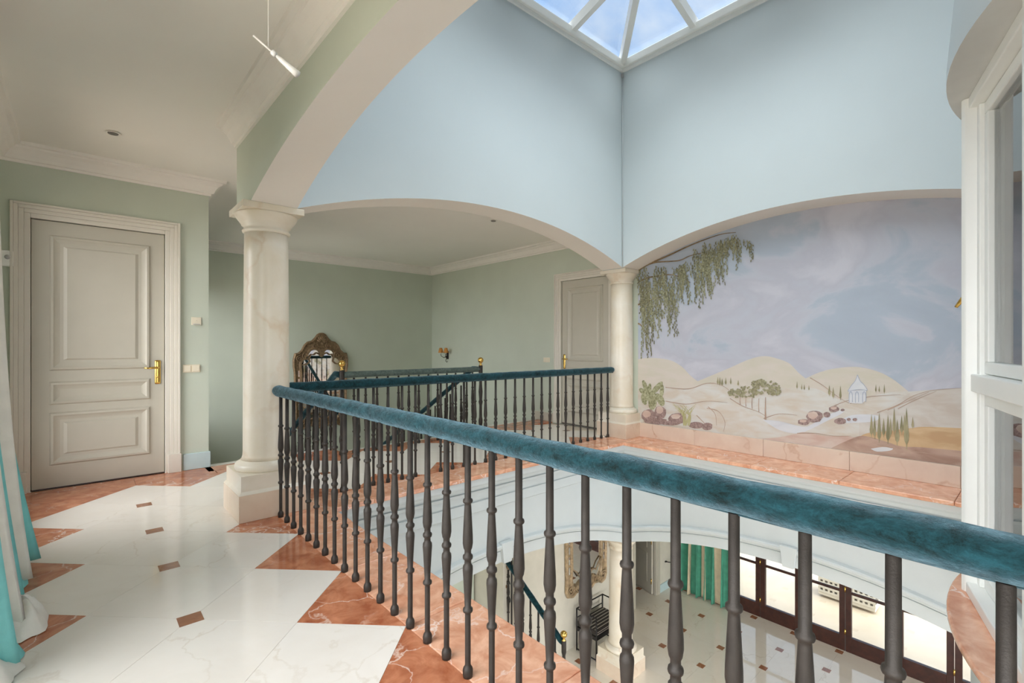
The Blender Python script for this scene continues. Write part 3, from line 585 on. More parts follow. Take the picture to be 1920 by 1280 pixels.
# ------------------------------------------------------------------ railings
BPROF = [(.019, 0), (.020, .012), (.0205, .026), (.018, .036), (.0125, .044), (.0115, .05), (.0115, .245), (.0118, .25), (.019, .256), (.020, .262), (.019, .268), (.0125, .274),
         (.0145, .32), (.0185, .39), (.0205, .42), (.0195, .434), (.014, .442), (.0135, .458), (.0190, .463), (.0205, .470), (.019, .477), (.0135, .482), (.0135, .497), (.0175, .506), (.0205, .525), (.0200, .55), (.0170, .61), (.0135, .672), (.0130, .68), (.0185, .684), (.0200, .690), (.0185, .696), (.0130, .70), (.0125, .91)]
bal_me = None
def baluster_mesh():
    global bal_me
    if bal_me is None:
        o_ = MB().lathe(BPROF, (0, 0, 0), 14).build('baluster', 'iron'); bal_me = o_.data; bpy.data.objects.remove(o_)
    return bal_me
def handrail(par, pts, r, mat, nm='handrail'):
    # velvet-wrapped round rail with slightly uneven padding and rounded ends
    P = [Vector(p) for p in pts]; path = []; rad = []
    for i in range(len(P)-1):
        n = max(2, int((P[i+1]-P[i]).length/.06))
        for k in range(n+(1 if i == len(P)-2 else 0)):
            q = P[i].lerp(P[i+1], k/n); path.append(q); rad.append(r*(1+.035*math.sin(k*1.7+i)+.02*math.sin(k*.61+1)))
    rad[0] *= .55; rad[-1] *= .55; 
    d0 = (P[1]-P[0]).normalized(); path.insert(1, P[0]+d0*.012); rad.insert(1, r*.9)
    mb = MB(); mb.tube(path, rad, 20); o_ = mb.build(nm, mat, par)
    mb = MB(); mb.tube([p-Vector((0, 0, r*.98)) for p in path[1:]], r*.12, 6); mb.build('rail_seam', mat, par)
    return o_
S = .14798; ZR = .951
nr = thing('railing', 'near iron railing under a padded teal velvet handrail across the foreground', 'railing', (1.1365, 3.9, 0))
for k in range(0, 29):
    o_ = link('baluster', baluster_mesh(), nr); o_.location = (0, 3.8972-S*k-3.9, 0)
handrail(nr, [(0, .10, ZR), (0, -4.14, ZR)], .0415, 'teal_velvet')
fr = thing('railing', 'far iron railing with velvet handrail between the two cream columns', 'railing', (2.03386, 4.2013, 0))
for k in range(-4, 25):
    o_ = link('baluster', baluster_mesh(), fr); o_.location = (S*k, 0, 0)
handrail(fr, [(C1[0]+.13-2.034, 0, ZR), (C2[0]-.14-2.034, 0, ZR)], .0415, 'teal_velvet')
# guard railing with newels over the stairwell
NPROF = [(.028, 0), (.030, .03), (.024, .05), (.022, .12), (.030, .16), (.031, .20), (.022, .24), (.020, .42), (.032, .47), (.022, .50), (.026, .56), (.031, .62), (.022, .72), (.020, .82), (.030, .86), (.030, 1.0), (.022, 1.01)]
def newel(par, x, y, z=0, hgt=1.0):
    o_ = MB().lathe([(r_, q*hgt) for r_, q in NPROF], (0, 0, 0), 14).build('newel_post', 'iron', par); o_.location = (x, y, z)
    mb = MB(); mb.lathe([(.024, hgt), (.026, hgt+.012), (.014, hgt+.022), (.014, hgt+.035), (.024, hgt+.045)], (0, 0, 0), 14); mb.ball((0, 0, hgt+.082), .043, 16); mb.build('ball_finial', 'brass', o_)
    return o_
NL, NR_, NV = 2.32, 4.41, 5.62
gr = thing('railing', 'short dull green guard railing between two brass ball newels over the stairwell', 'railing', (NL, NV, 0))
newel(gr, 0, 0); newel(gr, NR_-NL, 0)
nb = 13
for k in range(1, nb+1):
    o_ = link('baluster', baluster_mesh(), gr); o_.location = ((NR_-NL)*k/(nb+1), 0, 0)
handrail(gr, [(.02, 0, ZR), (NR_-NL-.02, 0, ZR)], .036, 'green_velvet')
# stairs: two flights down along the sides, one down the middle
RISE, RUN = .17, .28
def flight(name, label, x0, x1, v0, sgn, ztop, n):
    t = thing(name, label, 'staircase', ((x0+x1)/2, v0, ztop-n*RISE)); wdt = (x1-x0)/2
    for k in range(n):
        z_ = (n-k-1)*RISE; a, b = sgn*RUN*k, sgn*(RUN*(k+1)+.02)
        mb = MB(); mb.box(-wdt, wdt, min(a, b), max(a, b), z_-.03, z_); mb.box(-wdt, wdt, min(a, b), max(a, b)-.02 if sgn > 0 else max(a, b), max(-.0, z_-.3), z_-.03, 1)
        bevel(mb.build('step', ['cream_marble', 'plinth_marble'], t), .006)
    return t
flight('stair_flight', 'marble stair flight going down beside the door wall corner', 1.045, 2.28, 6.135, 1, 0, 10)
flight('stair_flight', 'marble stair flight going down along the wall with the lamp', 4.45, UW, 6.135, 1, 0, 10)
flight('stair_flight', 'wide marble stair flight rising from the lower floor', 2.36, 4.36, 5.5, -1, -2.55, 5)
mb = MB(); mb.box(1.03, UW+.02, 8.9, VK, -1.86, -1.7); mb.box(2.36, 4.37, 7.0, 8.9, -1.86, -1.7)
struct(mb.build('floor_half_landing', 'cream_marble'), 'cream marble half landing at the foot of the back wall', 'landing')
def stair_rail(label, x, v0, z0, v1, z1, mat, endn=False, scroll=False):
    t = thing('stair_railing', label, 'railing', (x, v0, z0)); n = int(abs(v1-v0)/.145)
    up = Vector((0, 0, ZR)); d = Vector((0, v1-v0, z1-z0))
    pts = [Vector((0, 0, ZR)), Vector((0, .14*(1 if v1 > v0 else -1), ZR)), d+up] if not endn else [up, d+up]
    handrail(t, pts, .036, mat)
    for k in range(1, n):
        f = k/n; o_ = link('baluster', baluster_mesh(), t); o_.location = d*f; 
    if endn: newel(t, 0, v1-v0, z1-z0, 1.0)
    return t
stair_rail('sloping velvet stair rail going down from the left brass ball newel', NL, NV+.05, 0, 8.75, -1.62, 'teal_velvet')
stair_rail('sloping velvet stair rail going down from the right brass ball newel', NR_, NV+.05, 0, 8.75, -1.62, 'teal_velvet')
lr = stair_rail('lower sloping stair rail ending at a brass ball newel above the bench', 4.47, 5.22, -2.60, 4.03, -3.36, 'teal_velvet', True)
# wrought scroll panel on the lower stair rail
def spiral(c, r0, r1, turns, a0, u=0, n=36):
    return [Vector((u, c[0]+(r0+(r1-r0)*i/n)*math.cos(a0+turns*2*math.pi*i/n), c[1]+(r0+(r1-r0)*i/n)*math.sin(a0+turns*2*math.pi*i/n))) for i in range(n+1)]
mb = MB()
for s_ in (-1, 1):
    mb.tube(spiral((-.10+s_*.055, .80), .05, .008, 1.6, math.pi/2), .007, 6); mb.tube(spiral((-.10+s_*.05, .35), .045, .008, -1.6, -math.pi/2), .007, 6)
    for q in range(3): mb.tube(spiral((-.10+s_*.045, .68-.11*q), .04, .008, 1.3*s_, math.pi*q), .006, 6)
    mb.tube([(0, -.10+s_*.12, .95-s_*.0), (0, -.10+s_*.12, .02)], .011, 8)
mb.tube([(0, -.10, .9), (0, -.10, .0)], .008, 6)
mb.build('scroll_panel', 'black_iron', lr)
for q in range(3):
    m2 = MB(); m2.lathe([(.004, -.02), (.03, -.008), (.034, 0), (.03, .008), (.004, .02)], (0, 0, 0), 12); o_ = m2.build('rosette', 'old_gold', lr); o_.rotation_euler = (0, math.pi/2, 0); o_.location = (-.012, -.10+(-.055, .055, 0)[q], (.80, .80, .52)[q])
# ------------------------------------------------------------------ small wall fittings
def plate(name, label, cat, loc, face, w_, h_, keys, mat='switch_ivory'):
    t = thing(name, label, cat, loc); t.rotation_euler = (0, 0, {'-v': 0, '-u': -math.pi/2}[face])
    bevel(MB().box(-w_/2, w_/2, -.010, 0, -h_/2, h_/2).build('back_plate', mat, t), .003)
    for k in range(keys):
        kw = w_/keys; bevel(MB().box(-w_/2+kw*k+.009, -w_/2+kw*(k+1)-.009, -.017, -.008, -h_/2+.010, h_/2-.010).build('rocker', mat, t), .002)
    return t
plate('light_switch', 'double ivory light switch right of the tall white door', 'light switch', (.875, VD, 1.058), '-v', .155, .082, 2)
th = plate('thermostat', 'small square ivory thermostat on the green wall above the switch', 'thermostat', (.917, VD, 1.555), '-v', .088, .082, 0)
MB().box(-.03, .03, -.016, -.008, -.005, .028).build('display', 'device_grey', th); MB().lathe([(.012, 0), (.011, .008)], (0, 0, 0), 14).build('dial', 'switch_ivory', th)
th.children[-1].rotation_euler = (math.pi/2, 0, 0); th.children[-1].location = (0, -.009, -.022)
plate('light_switch', 'ivory light switch left of the far door', 'light switch', (UW+.02, 5.80, 1.05), '-u', .15, .08, 2)
se = thing('motion_sensor', 'small white motion sensor beside the curtain and door frame', 'sensor', (-.462, VD, 2.05))
bevel(MB().box(-.045, .035, -.035, 0, -.07, .07).build('housing', 'window_paint', se), .01); MB().ball((.0, -.036, .01), .02, 12).build('lens', 'device_grey', se)
def spot(label, x, y):
    t = thing('recessed_spotlight', label, 'ceiling light', (x, y, CE))
    MB().lathe([(.055, -.008), (.052, -.010), (.038, -.004), (.036, .03)], (0, 0, 0), 24).build('trim_ring', 'cornice_paint', t); MB().lathe([(.001, -.0125), (.034, -.0125), (.036, -.009)], (0, 0, 0), 24).build('bulb', 'recess_shade', t)  # flat disc coloured dark to stand for the shaded recess
spot('recessed ceiling spotlight in the hall before the white door', .205, 5.147); spot('recessed ceiling spotlight over the stair landing', 4.318, 5.214)
# suspended cable lamp
pl = thing('pendant_spot', 'slim suspended cable lamp with a tilted rod under the hall ceiling', 'lamp', (.524, 1.947, CE))
MB().lathe([(.03, -.02), (.032, 0)], (0, 0, 0), 16).build('ceiling_rose', 'cornice_paint', pl)
MB().tube([(0, 0, -.02), (0, 0, -.64)], .0018, 6).build('cable', 'cornice_paint', pl)
a_ = Vector((-.045, .022, -.605)); b_ = Vector((.085, -.062, -.735)); d_ = (b_-a_)
MB().tube([a_, a_+d_*.5], .0035, 8).build('rod', 'cornice_paint', pl)
MB().tube([a_+d_*.42, a_+d_*.5], .010, 10).build('clamp', 'window_paint', pl)
MB().tube([a_+d_*.52, a_+d_*.62, a_+d_*.72, a_+d_*.86, b_], [.005, .009, .010, .012, .014], 14).build('glass_shade', 'frosted', pl); MB().tube([a_+d_*.62, a_+d_*.72], .005, 10).build('bulb', 'steel', pl)
# wall lamp
sl = thing('wall_sconce', 'iron wall lamp with small amber shades on the far green wall', 'wall lamp', (UW+.02, 8.80, 1.12))
bevel(MB().box(-.02, 0, -.03, .03, -.12, .05).build('wall_plate', 'black_iron', sl), .005)
for s_ in (-1, 1):
    MB().tube([(-.02, 0, -.05), (-.08, s_*.04, -.09), (-.12, s_*.09, -.05), (-.12, s_*.10, .01)], .006, 8).build('arm', 'black_iron', sl)
    o_ = MB().lathe([(.060, .02), (.030, .125), (.028, .125), (.057, .022)], (-.12, s_*.10, 0), 16).build('lamp_shade', 'amber_shade', sl)
    MB().lathe([(.012, 0), (.012, .05)], (-.12, s_*.10, .0), 8).build('candle', 'switch_ivory', sl)
MB().tube([(-.03, 0, -.08), (-.06, 0, -.16), (-.03, 0, -.19), (-.01, 0, -.16)], .006, 8).build('scroll', 'black_iron', sl)
# ------------------------------------------------------------------ mirrors with carved frames
def mirror(label, loc, mat, w_=.53, hgt=1.85):
    t = thing('wall_mirror', label, 'mirror', loc)        # local: x along wall, y=-depth, z up from bottom centre
    half = [(0, 0), (.10, .02), (.17, .07), (.28, .06), (.36, .02), (.46, .05), (.50, .14), (.49, .30), (.50, .6), (.51, 1.1), (.53, 1.22), (.53, 1.34), (.50, 1.46), (.44, 1.47), (.38, 1.52), (.33, 1.62), (.27, 1.68), (.19, 1.70), (.13, 1.76), (.09, 1.82), (.04, 1.85), (0, 1.855)]
    inner = [(0, .22), (.09, .20), (.16, .24), (.22, .20), (.29, .17), (.33, .22), (.355, .32), (.345, .5), (.35, .8), (.36, 1.1), (.37, 1.2), (.37, 1.27), (.33, 1.33), (.29, 1.36), (.245, 1.44), (.20, 1.50), (.15, 1.52), (.10, 1.52), (.07, 1.50), (.05, 1.47), (.02, 1.44), (0, 1.43)]
    out = half+[(-x_, z_) for x_, z_ in half[-2:0:-1]]; inn = inner+[(-x_, z_) for x_, z_ in inner[-2:0:-1]]
    n = len(out); mb = MB()
    def ringm(f, y): return [(o_[0]+(i_[0]-o_[0])*f, y, o_[1]+(i_[1]-o_[1])*f) for o_, i_ in zip(out, inn)]
    lev = [(0, 0), (0, -.03), (.10, -.055), (.25, -.045), (.32, -.03), (.68, -.03), (.75, -.045), (.92, -.05), (1, -.03), (1, -.012)]
    vs = []
    for f, y in lev: vs += ringm(f, y)
    mb.add(vs, [(i*n+j, i*n+(j+1) % n, (i+1)*n+(j+1) % n, (i+1)*n+j) for i in range(len(lev)-1) for j in range(n)], 0, False)
    mb.build('frame', mat, t)
    mb = MB(); mb.add([(x_, -.014, z_) for x_, z_ in inn], [tuple(range(n))]); mb.build('glass', 'mirror_glass', t)
    # strips of mirror let into the side members, and carved scrolls
    for s_ in (-1, 1):
        for q in range(5):
            z0 = .40+q*.155
            bevel(MB().box(s_*.425-.014, s_*.425+.014, -.036, -.028, z0, z0+.115).build('side_pane', 'mirror_glass', t), .002)
        for c_, r0, tn, a0 in (((s_*.30, 1.42), .085, 1.5*s_, 0), ((s_*.42, 1.36), .06, -1.4*s_, 1), ((s_*.13, 1.60), .06, 1.4*s_, 2), ((s_*.40, .16), .07, 1.5*s_, 0), ((s_*.22, .14), .06, -1.5*s_, 2)):
            MB().tube([(p.y, -.045, p.z) for p in spiral(c_, r0, .012, tn, a0)], .011, 6).build('carved_scroll', mat, t)
        MB().tube([(s_*.04, -.04, 1.44), (s_*.10, -.045, 1.47), (s_*.15, -.045, 1.43), (s_*.20, -.045, 1.44), (s_*.24, -.04, 1.37), (s_*.22, -.04, 1.30), (s_*.28, -.04, 1.25), (s_*.36, -.04, 1.24)], .012, 6).build('carved_branch', mat, t)
        MB().tube([(s_*.03, -.04, .26), (s_*.12, -.045, .34), (s_*.2, -.045, .30), (s_*.27, -.045, .40), (s_*.35, -.04, .46)], .012, 6).build('carved_branch', mat, t)
    mb = MB()
    for k in range(7):
        a = math.pi*(.12+.76*k/6); mb.tube([(0, -.05, 1.66), (.07*math.cos(a), -.07, 1.66+.09*math.sin(a)), (.10*math.cos(a), -.055, 1.66+.15*math.sin(a))], [.014, .02, .012], 8)
    mb.ball((0, -.06, 1.65), .03, 10); mb.build('shell_crest', mat, t)
    mb = MB(); mb.prism([(-.06, -.05, 1.52), (-.04, -.05, 1.42), (0, -.05, 1.38), (.04, -.05, 1.42), (.06, -.05, 1.52)], (0, .03, 0)); mb.build('crest_drop', mat, t)
    return t
mirror('carved dark gold mirror with shell crest on the stairwell back wall', (3.49, VK, -.31), 'old_gold')
mirror('carved pale gold mirror above the striped bench downstairs', (6.02, 4.96, -2.62), 'pale_gold')
# ------------------------------------------------------------------ curtain in the hall
cu_ = thing('curtain', 'tall aqua and white striped curtain trailing on the floor at the left edge', 'curtain', (-.4, 3.35, 0))
def curtain_strips(par, n_strips, v0, v1, z0, z1, base_u, amp, waves, flare, mats, name='curtain_stripe', sgn=1, sub=10, seed=1, tw=None, uo=None):
    rr = random.Random(seed); nz_ = 26; ph = [rr.uniform(0, 6.28) for _ in range(3)]
    for k in range(n_strips):
        mb = MB(); vs = []
        for j in range(nz_+1):
            fz = j/nz_; z_ = z0+(z1-z0)*fz; lowf = (1-fz)
            for i in range(sub+1):
                s_ = (k+i/sub)/n_strips; wv = s_*waves*2*math.pi
                A_ = amp*(.55+.75*lowf**1.5)
                u = base_u+(uo(s_, lowf) if uo else 0)+sgn*(A_*math.sin(wv+ph[0]+.5*math.sin(lowf*3+ph[1])) + .35*A_*math.sin(2.3*wv+ph[2]) + flare*lowf**3)
                v = v0+(v1-v0)*s_+.05*math.cos(wv*1.0+ph[1])*lowf + (tw(s_, lowf) if tw else 0)
                vs.append((u, v, z_))
        w_ = sub+1
        mb.add(vs, [(j*w_+i, j*w_+i+1, (j+1)*w_+i+1, (j+1)*w_+i) for j in range(nz_) for i in range(sub)], 0, True)
        o_ = mb.build(name, mats[k % len(mats)], par); md = o_.modifiers.new('thick', 'SOLIDIFY'); md.thickness = .004
curtain_strips(cu_, 7, -.75, .70, .03, 2.88, .03, .055, 4.6, .10, ['aqua_cloth', 'white_cloth', 'white_cloth', 'aqua_cloth', 'white_cloth', 'white_cloth', 'aqua_cloth'], seed=5, uo=lambda s_, lf_: -.11*(1-lf_**1.5)*max(0, min(1, (s_-.84)/.06)))
# puddled hem
for nm, mt, c_, rx, ry, hh, sd in (('hem_fold', 'white_cloth', (.20, -.17), .09, .19, .11, 3), ('hem_fold', 'aqua_cloth', (.10, -.46), .13, .15, .12, 4), ('hem_fold', 'white_cloth', (.10, -.62), .13, .12, .09, 6), ('hem_fold', 'aqua_cloth', (.08, .42), .10, .24, .13, 8)):
    rr = random.Random(sd); mb = MB(); vs = []; ns, nr2 = 30, 8
    for j in range(nr2+1):
        f = j/nr2
        for i in range(ns):
            a = 2*math.pi*i/ns; rr_ = 1+.10*math.sin(3*a+sd)+.07*math.sin(7*a+sd*2)*f
            vs.append((c_[0]+rx*rr_*f*math.cos(a), c_[1]+ry*rr_*f*math.sin(a), .004+hh*(1-f**2.2)*(1+.25*math.sin(5*a+sd+f*5))))
    mb.add(vs, [(j*ns+i, j*ns+(i+1) % ns, (j+1)*ns+(i+1) % ns, (j+1)*ns+i) for j in range(nr2) for i in range(ns)], 0, True); mb.build(nm, mt, cu_)
cp = thing('curtain_pole', 'wooden curtain pole high on the outer hall wall', 'curtain pole', (UL, .6, 2.89))
MB().tube([(.13, -3.4, .03), (.13, 3.5, .03)], .018, 12).build('pole', 'dark_wood', cp)
for v_ in (-3.2, 0, 3.3): MB().tube([(0, v_, .03), (.13, v_, .03)], .01, 8).build('bracket', 'brass', cp)
wc = thing('wall_cable', 'thin grey cable running down the inner corner of the light shaft', 'cable', (UM-.012, VI-.012, SPR))
MB().tube([(0, 0, .0), (0, 0, TOP-SPR-.06)], .006, 8).build('cable', 'lintel_paint', wc); MB().box(-.02, .008, -.02, .008, TOP-SPR-.12, TOP-SPR-.07).build('clip', 'device_grey', wc)
hb = thing('curtain_holdback', 'small black iron holdback on the wall beside the green curtain', 'curtain hook', (8.42, 4.97, -2.86))
MB().lathe([(.03, -.012), (.03, 0)], (0, -.006, 0), 12).build('wall_plate', 'black_iron', hb); MB().tube([(0, 0, 0), (0, -.06, 0), (.03, -.10, .0), (.03, -.12, .05)], .010, 8).build('hook', 'black_iron', hb)
# ------------------------------------------------------------------ mural (flat painting on the wall)
def MP(x, y):
    X = (x-960)/FPX; d = (X*SN+CS, -X*CS+SN, (YH-y)/FPX); t = (UW-.002)/d[0]; return (t*d[1], EYE+t*d[2])
K7 = lambda x, y: MP(1160+x/2.0647, 340+y/2.0647)
mu = thing('mural', 'painted desert landscape with clouds, willow and hills on the wall under the arch', 'mural', (UW, 1.8, .2))
mu_off = Vector((-UW, -1.8, -.2))
mb = MB(); n = 40; vs = []
for i in range(n+1):
    v_ = VR+(VI-VR)*i/n; vs += [(UW+.012, v_, .19), (UW+.012, v_, arch_z(v_, VR, VI, SPR, 2.80)+.002)]
for i in range(n): mb.add([vs[2*i], vs[2*i+2], vs[2*i+3], vs[2*i+1]], [(0, 1, 2, 3)])
mb.v = [tuple(Vector(p)+mu_off) for p in mb.v]
mb.build('painted_sky', 'mural_sky', mu)
LAY = [0]
def flat(mb, pts, lay, bump=True):
    # thin layer of paint: polygon in (v,z) on the mural plane
    if bump: LAY[0] = (LAY[0]+1) % 97
    u_ = UW+.010-lay*.0004-LAY[0]*.0000035
    mb.add([Vector((u_, p[0], p[1]))+mu_off for p in pts], [tuple(range(len(pts)))])
def zmin_clip(p): return (max(VR, min(VI, p[0])), max(.199, p[1]))
def ppoly(name, pts, mat, lay, sub=None):
    mb = MB(); flat(mb, [zmin_clip(K7(*p)) for p in pts], lay); return mb.build(name, mat, mu)
def smooth_pts(pts, n=6):
    out = []
    for i in range(len(pts)-1):
        p0, p1, p2, p3 = pts[max(0, i-1)], pts[i], pts[i+1], pts[min(len(pts)-1, i+2)]
        for k in range(n):
            t = k/n; out.append(tuple(.5*((2*p1[a])+(-p0[a]+p2[a])*t+(2*p0[a]-5*p1[a]+4*p2[a]-p3[a])*t*t+(-p0[a]+3*p1[a]-3*p2[a]+p3[a])*t**3) for a in (0, 1)))
    return out+[pts[-1]]
def ridge(name, top, mat, lay, bottom=1200):
    t = smooth_pts(top); return ppoly(name, t+[(t[-1][0], bottom), (t[0][0], bottom)], mat, lay)
ridge('painted_far_hill', [(40, 695), (110, 683), (190, 690), (240, 715), (280, 755), (340, 800)], 'paint_far_hill', 1)
ridge('painted_far_hill', [(300, 775), (420, 725), (500, 690), (560, 676), (610, 685), (660, 705), (700, 745), (760, 790)], 'paint_far_hill', 1.5)
ridge('painted_far_hill', [(680, 785), (760, 745), (830, 725), (920, 718), (1000, 735), (1060, 765), (1120, 812)], 'paint_far_hill', 2)
ridge('painted_dune', [(40, 797), (180, 795), (270, 802), (340, 782), (400, 776), (500, 800), (640, 800), (760, 802), (850, 842), (960, 832), (1060, 815), (1150, 812), (1400, 800)], 'paint_sand', 3)
ridge('painted_dune', [(930, 915), (1010, 890), (1080, 850), (1130, 818), (1220, 806), (1420, 798)], 'paint_right_hill', 4)
ridge('painted_dune', [(300, 870), (400, 850), (470, 860), (540, 890), (600, 930), (700, 975), (760, 990)], 'paint_sand', 5)
ppoly('painted_water', smooth_pts([(555, 922), (620, 928), (690, 945), (730, 948), (790, 915), (830, 895), (870, 885), (860, 900), (800, 930), (740, 960), (690, 976), (620, 962), (555, 922)], 4), 'paint_water', 6)
ppoly('painted_water', smooth_pts([(840, 935), (900, 905), (985, 903), (1010, 915), (980, 930), (900, 935), (840, 935)], 4), 'paint_water', 6)
ridge('painted_foreground', [(540, 996), (620, 990), (680, 978), (720, 970), (800, 985), (880, 985), (960, 1000), (1060, 1010), (1150, 1030), (1420, 1060)], 'paint_pink', 7)
ridge('painted_foreground', [(880, 1041), (920, 1000), (960, 975), (1050, 965), (1130, 955), (1200, 950), (1420, 960)], 'paint_ochre', 8)
ridge('painted_foreground', [(820, 1033), (880, 1005), (940, 985), (1010, 1000), (1090, 1025), (1180, 1030), (1420, 1052)], 'paint_earth', 9)
ppoly('painted_water', smooth_pts([(975, 1035), (1020, 1028), (1060, 1032), (1050, 1042), (1000, 1046), (975, 1035)], 3), 'paint_pale', 10)
def stroke(mb, pts, w0, lay, w1=None):
    t = smooth_pts(pts, 5); w1 = w0 if w1 is None else w1; n = len(t); A_, B_ = [], []
    for i, p in enumerate(t):
        q = Vector(t[min(i+1, n-1)])-Vector(t[max(i-1, 0)]); q = Vector((-q.y, q.x)).normalized()*(w0+(w1-w0)*i/(n-1))
        A_.append(zmin_clip(K7(p[0]+q.x, p[1]+q.y))); B_.append(zmin_clip(K7(p[0]-q.x, p[1]-q.y)))
    for i in range(n-1): flat(mb, [A_[i], A_[i+1], B_[i+1], B_[i]], lay)
mb = MB()
for q in ([(180, 797), (270, 803), (340, 781), (400, 790), (450, 830)], [(430, 840), (480, 870), (540, 892), (570, 910)], [(180, 850), (260, 862), (340, 850), (420, 856)], [(560, 918), (620, 900), (690, 905)], [(740, 760), (790, 790), (850, 835), (890, 858)],
          [(895, 860), (960, 835), (1010, 830), (1090, 825)], [(1000, 895), (1080, 865), (1140, 830), (1220, 808), (1330, 800)], [(1040, 885), (1120, 850), (1200, 815)], [(1080, 880), (1150, 845), (1230, 812)], [(820, 875), (880, 850), (940, 838)],
          [(690, 975), (760, 975), (830, 985), (900, 985)], [(970, 990), (1040, 1010), (1120, 1040)], [(1000, 1020), (1120, 1042), (1330, 1070)], [(340, 878), (385, 890), (410, 930), (405, 968)], [(345, 872), (372, 900), (378, 945)], [(300, 905), (330, 935), (350, 960)]):
    mb = MB(); stroke(mb, q, 1.6, 11, .6); mb.build('painted_stroke', 'paint_stroke', mu)
def blob(mb, x, y, rx, ry, lay, n=14, jag=.12, rot=0):
    pts = []
    for i in range(n):
        a = 2*math.pi*i/n; k = 1+R.uniform(-jag, jag); dx, dy = rx*k*math.cos(a), ry*k*math.sin(a); pts.append(zmin_clip(K7(x+dx*math.cos(rot)-dy*math.sin(rot), y+dx*math.sin(rot)+dy*math.cos(rot))))
    flat(mb, pts, lay)
for x_, y_, rx, ry in ((757, 910, 33, 24), (716, 931, 24, 12), (805, 903, 14, 11), (833, 881, 20, 12), (857, 928, 24, 12), (890, 921, 8, 6), (914, 922, 9, 6), (866, 885, 8, 5), (115, 905, 28, 24), (160, 895, 24, 26), (140, 928, 46, 14), (225, 918, 34, 22), (300, 943, 30, 13), (342, 948, 20, 15), (200, 935, 40, 9)):
    mb = MB(); blob(mb, x_, y_, rx, ry, 12, jag=.08); mb.build('painted_rock', 'paint_rock', mu)
for x_, y_, rx, ry in ((750, 905, 20, 14), (108, 900, 16, 14), (158, 885, 14, 15), (220, 910, 18, 10), (832, 877, 12, 6), (713, 927, 14, 6)):
    mb = MB(); blob(mb, x_, y_, rx, ry, 13, jag=.1); mb.build('painted_rock_light', 'paint_pink', mu)
# succulent leaves, grass, scroll-like shell
for x_, y_, rx, ry, ro in ((104, 800, 9, 34, -.35), (148, 798, 11, 32, .75), (98, 842, 12, 24, -.2), (130, 858, 17, 27, .1), (160, 845, 14, 28, -.5), (118, 806, 8, 26, .1), (92, 812, 10, 18, -.9), (166, 812, 8, 26, .1), (128, 835, 24, 20, 0)):
    mb = MB(); blob(mb, x_, y_, rx, ry, 14 if rx < 20 else 13.5, 12, .06, ro); mb.build('painted_leaf', 'paint_fern', mu)
mb = MB()
for k in range(12):
    x0 = 262+R.uniform(-10, 12); stroke(mb, [(x0, 945), (x0+R.uniform(-16, 16), 905), (x0+R.uniform(-48, 40), 858+R.uniform(0, 20))], 3.0, 15+k*.1, .6)
mb.build('painted_grass', 'paint_grass', mu)
mb = MB()
for x_, y_, rx, ry in ((565, 800, 58, 30), (500, 815, 40, 22), (455, 820, 34, 16), (540, 780, 30, 14), (600, 812, 30, 16)):
    for k in range(46):
        a = R.uniform(0, 6.28); q = R.random()**.5; blob(mb, x_+rx*q*math.cos(a), y_+ry*q*math.sin(a), R.uniform(3.5, 7), R.uniform(3, 6), 16+k*.02, 6, .3)
to = mb.build('painted_tree_crown', 'paint_tree', mu); to['kind'] = 'stuff'
for x_, y0, y1 in ((568, 835, 922), (542, 840, 892), (516, 838, 880), (492, 835, 872), (470, 832, 864)):
    mb = MB(); stroke(mb, [(x_, y1), (x_-1, (y0+y1)/2), (x_, y0)], 3.5 if x_ > 560 else 1.5, 15.5, 1.2); mb.build('painted_trunk', 'paint_stroke', mu)
def cypress(x_, top, bot, w_):
    mb = MB(); h_ = bot-top
    flat(mb, [zmin_clip(K7(x_+a*w_, top+b*h_)) for a, b in ((0, 0), (.25, .15), (.6, .45), (.95, .72), (.8, .86), (.2, .95), (.12, 1.08), (-.12, 1.08), (-.2, .95), (-.8, .86), (-1, .7), (-.55, .42), (-.25, .15))], 17); mb.build('painted_cypress', 'paint_cypress', mu)
for q in ((978, 900, 985, 7), (990, 905, 990, 6), (1008, 893, 1003, 8), (1025, 915, 985, 7), (1042, 900, 1008, 8), (1052, 915, 985, 6), (1066, 874, 975, 7), (1078, 920, 1015, 9), (1095, 905, 975, 7), (1106, 900, 970, 6), (1114, 875, 1025, 10), (1138, 910, 955, 5),
          (383, 755, 785, 4), (391, 757, 788, 4), (400, 762, 790, 4), (414, 758, 786, 4), (433, 757, 785, 3), (462, 768, 790, 4), (690, 773, 802, 3), (708, 783, 806, 3), (718, 785, 807, 3), (736, 788, 808, 3), (815, 788, 828, 5), (830, 795, 838, 5), (858, 790, 842, 5), (995, 785, 815, 3), (1008, 790, 815, 3), (1028, 783, 820, 3)):
    cypress(*q)
# little domed pavilion
mb = MB(); flat(mb, [K7(x_, y_) for x_, y_ in ((893, 858), (890, 810), (958, 808), (958, 845), (940, 860))], 15); mb.build('painted_pavilion_wall', 'paint_pale', mu)
mb = MB(); flat(mb, [K7(x_, y_) for x_, y_ in ((886, 812), (900, 790), (915, 772), (924, 748), (934, 772), (948, 785), (963, 808), (930, 804))], 15.5); mb.build('painted_pavilion_roof', 'paint_pale', mu)
mb = MB()
for x_ in (898, 922, 950): stroke(mb, [(x_-6, 856), (x_-6, 825), (x_, 814), (x_+6, 825), (x_+6, 854)], 1.5, 16)
stroke(mb, [(886, 812), (900, 790), (915, 772), (924, 748)], 1.2, 16); stroke(mb, [(963, 808), (948, 786), (934, 772), (924, 748)], 1.2, 16); stroke(mb, [(888, 812), (925, 806), (962, 809)], 1.2, 16)
mb.build('painted_pavilion_lines', 'paint_blue_shade', mu)
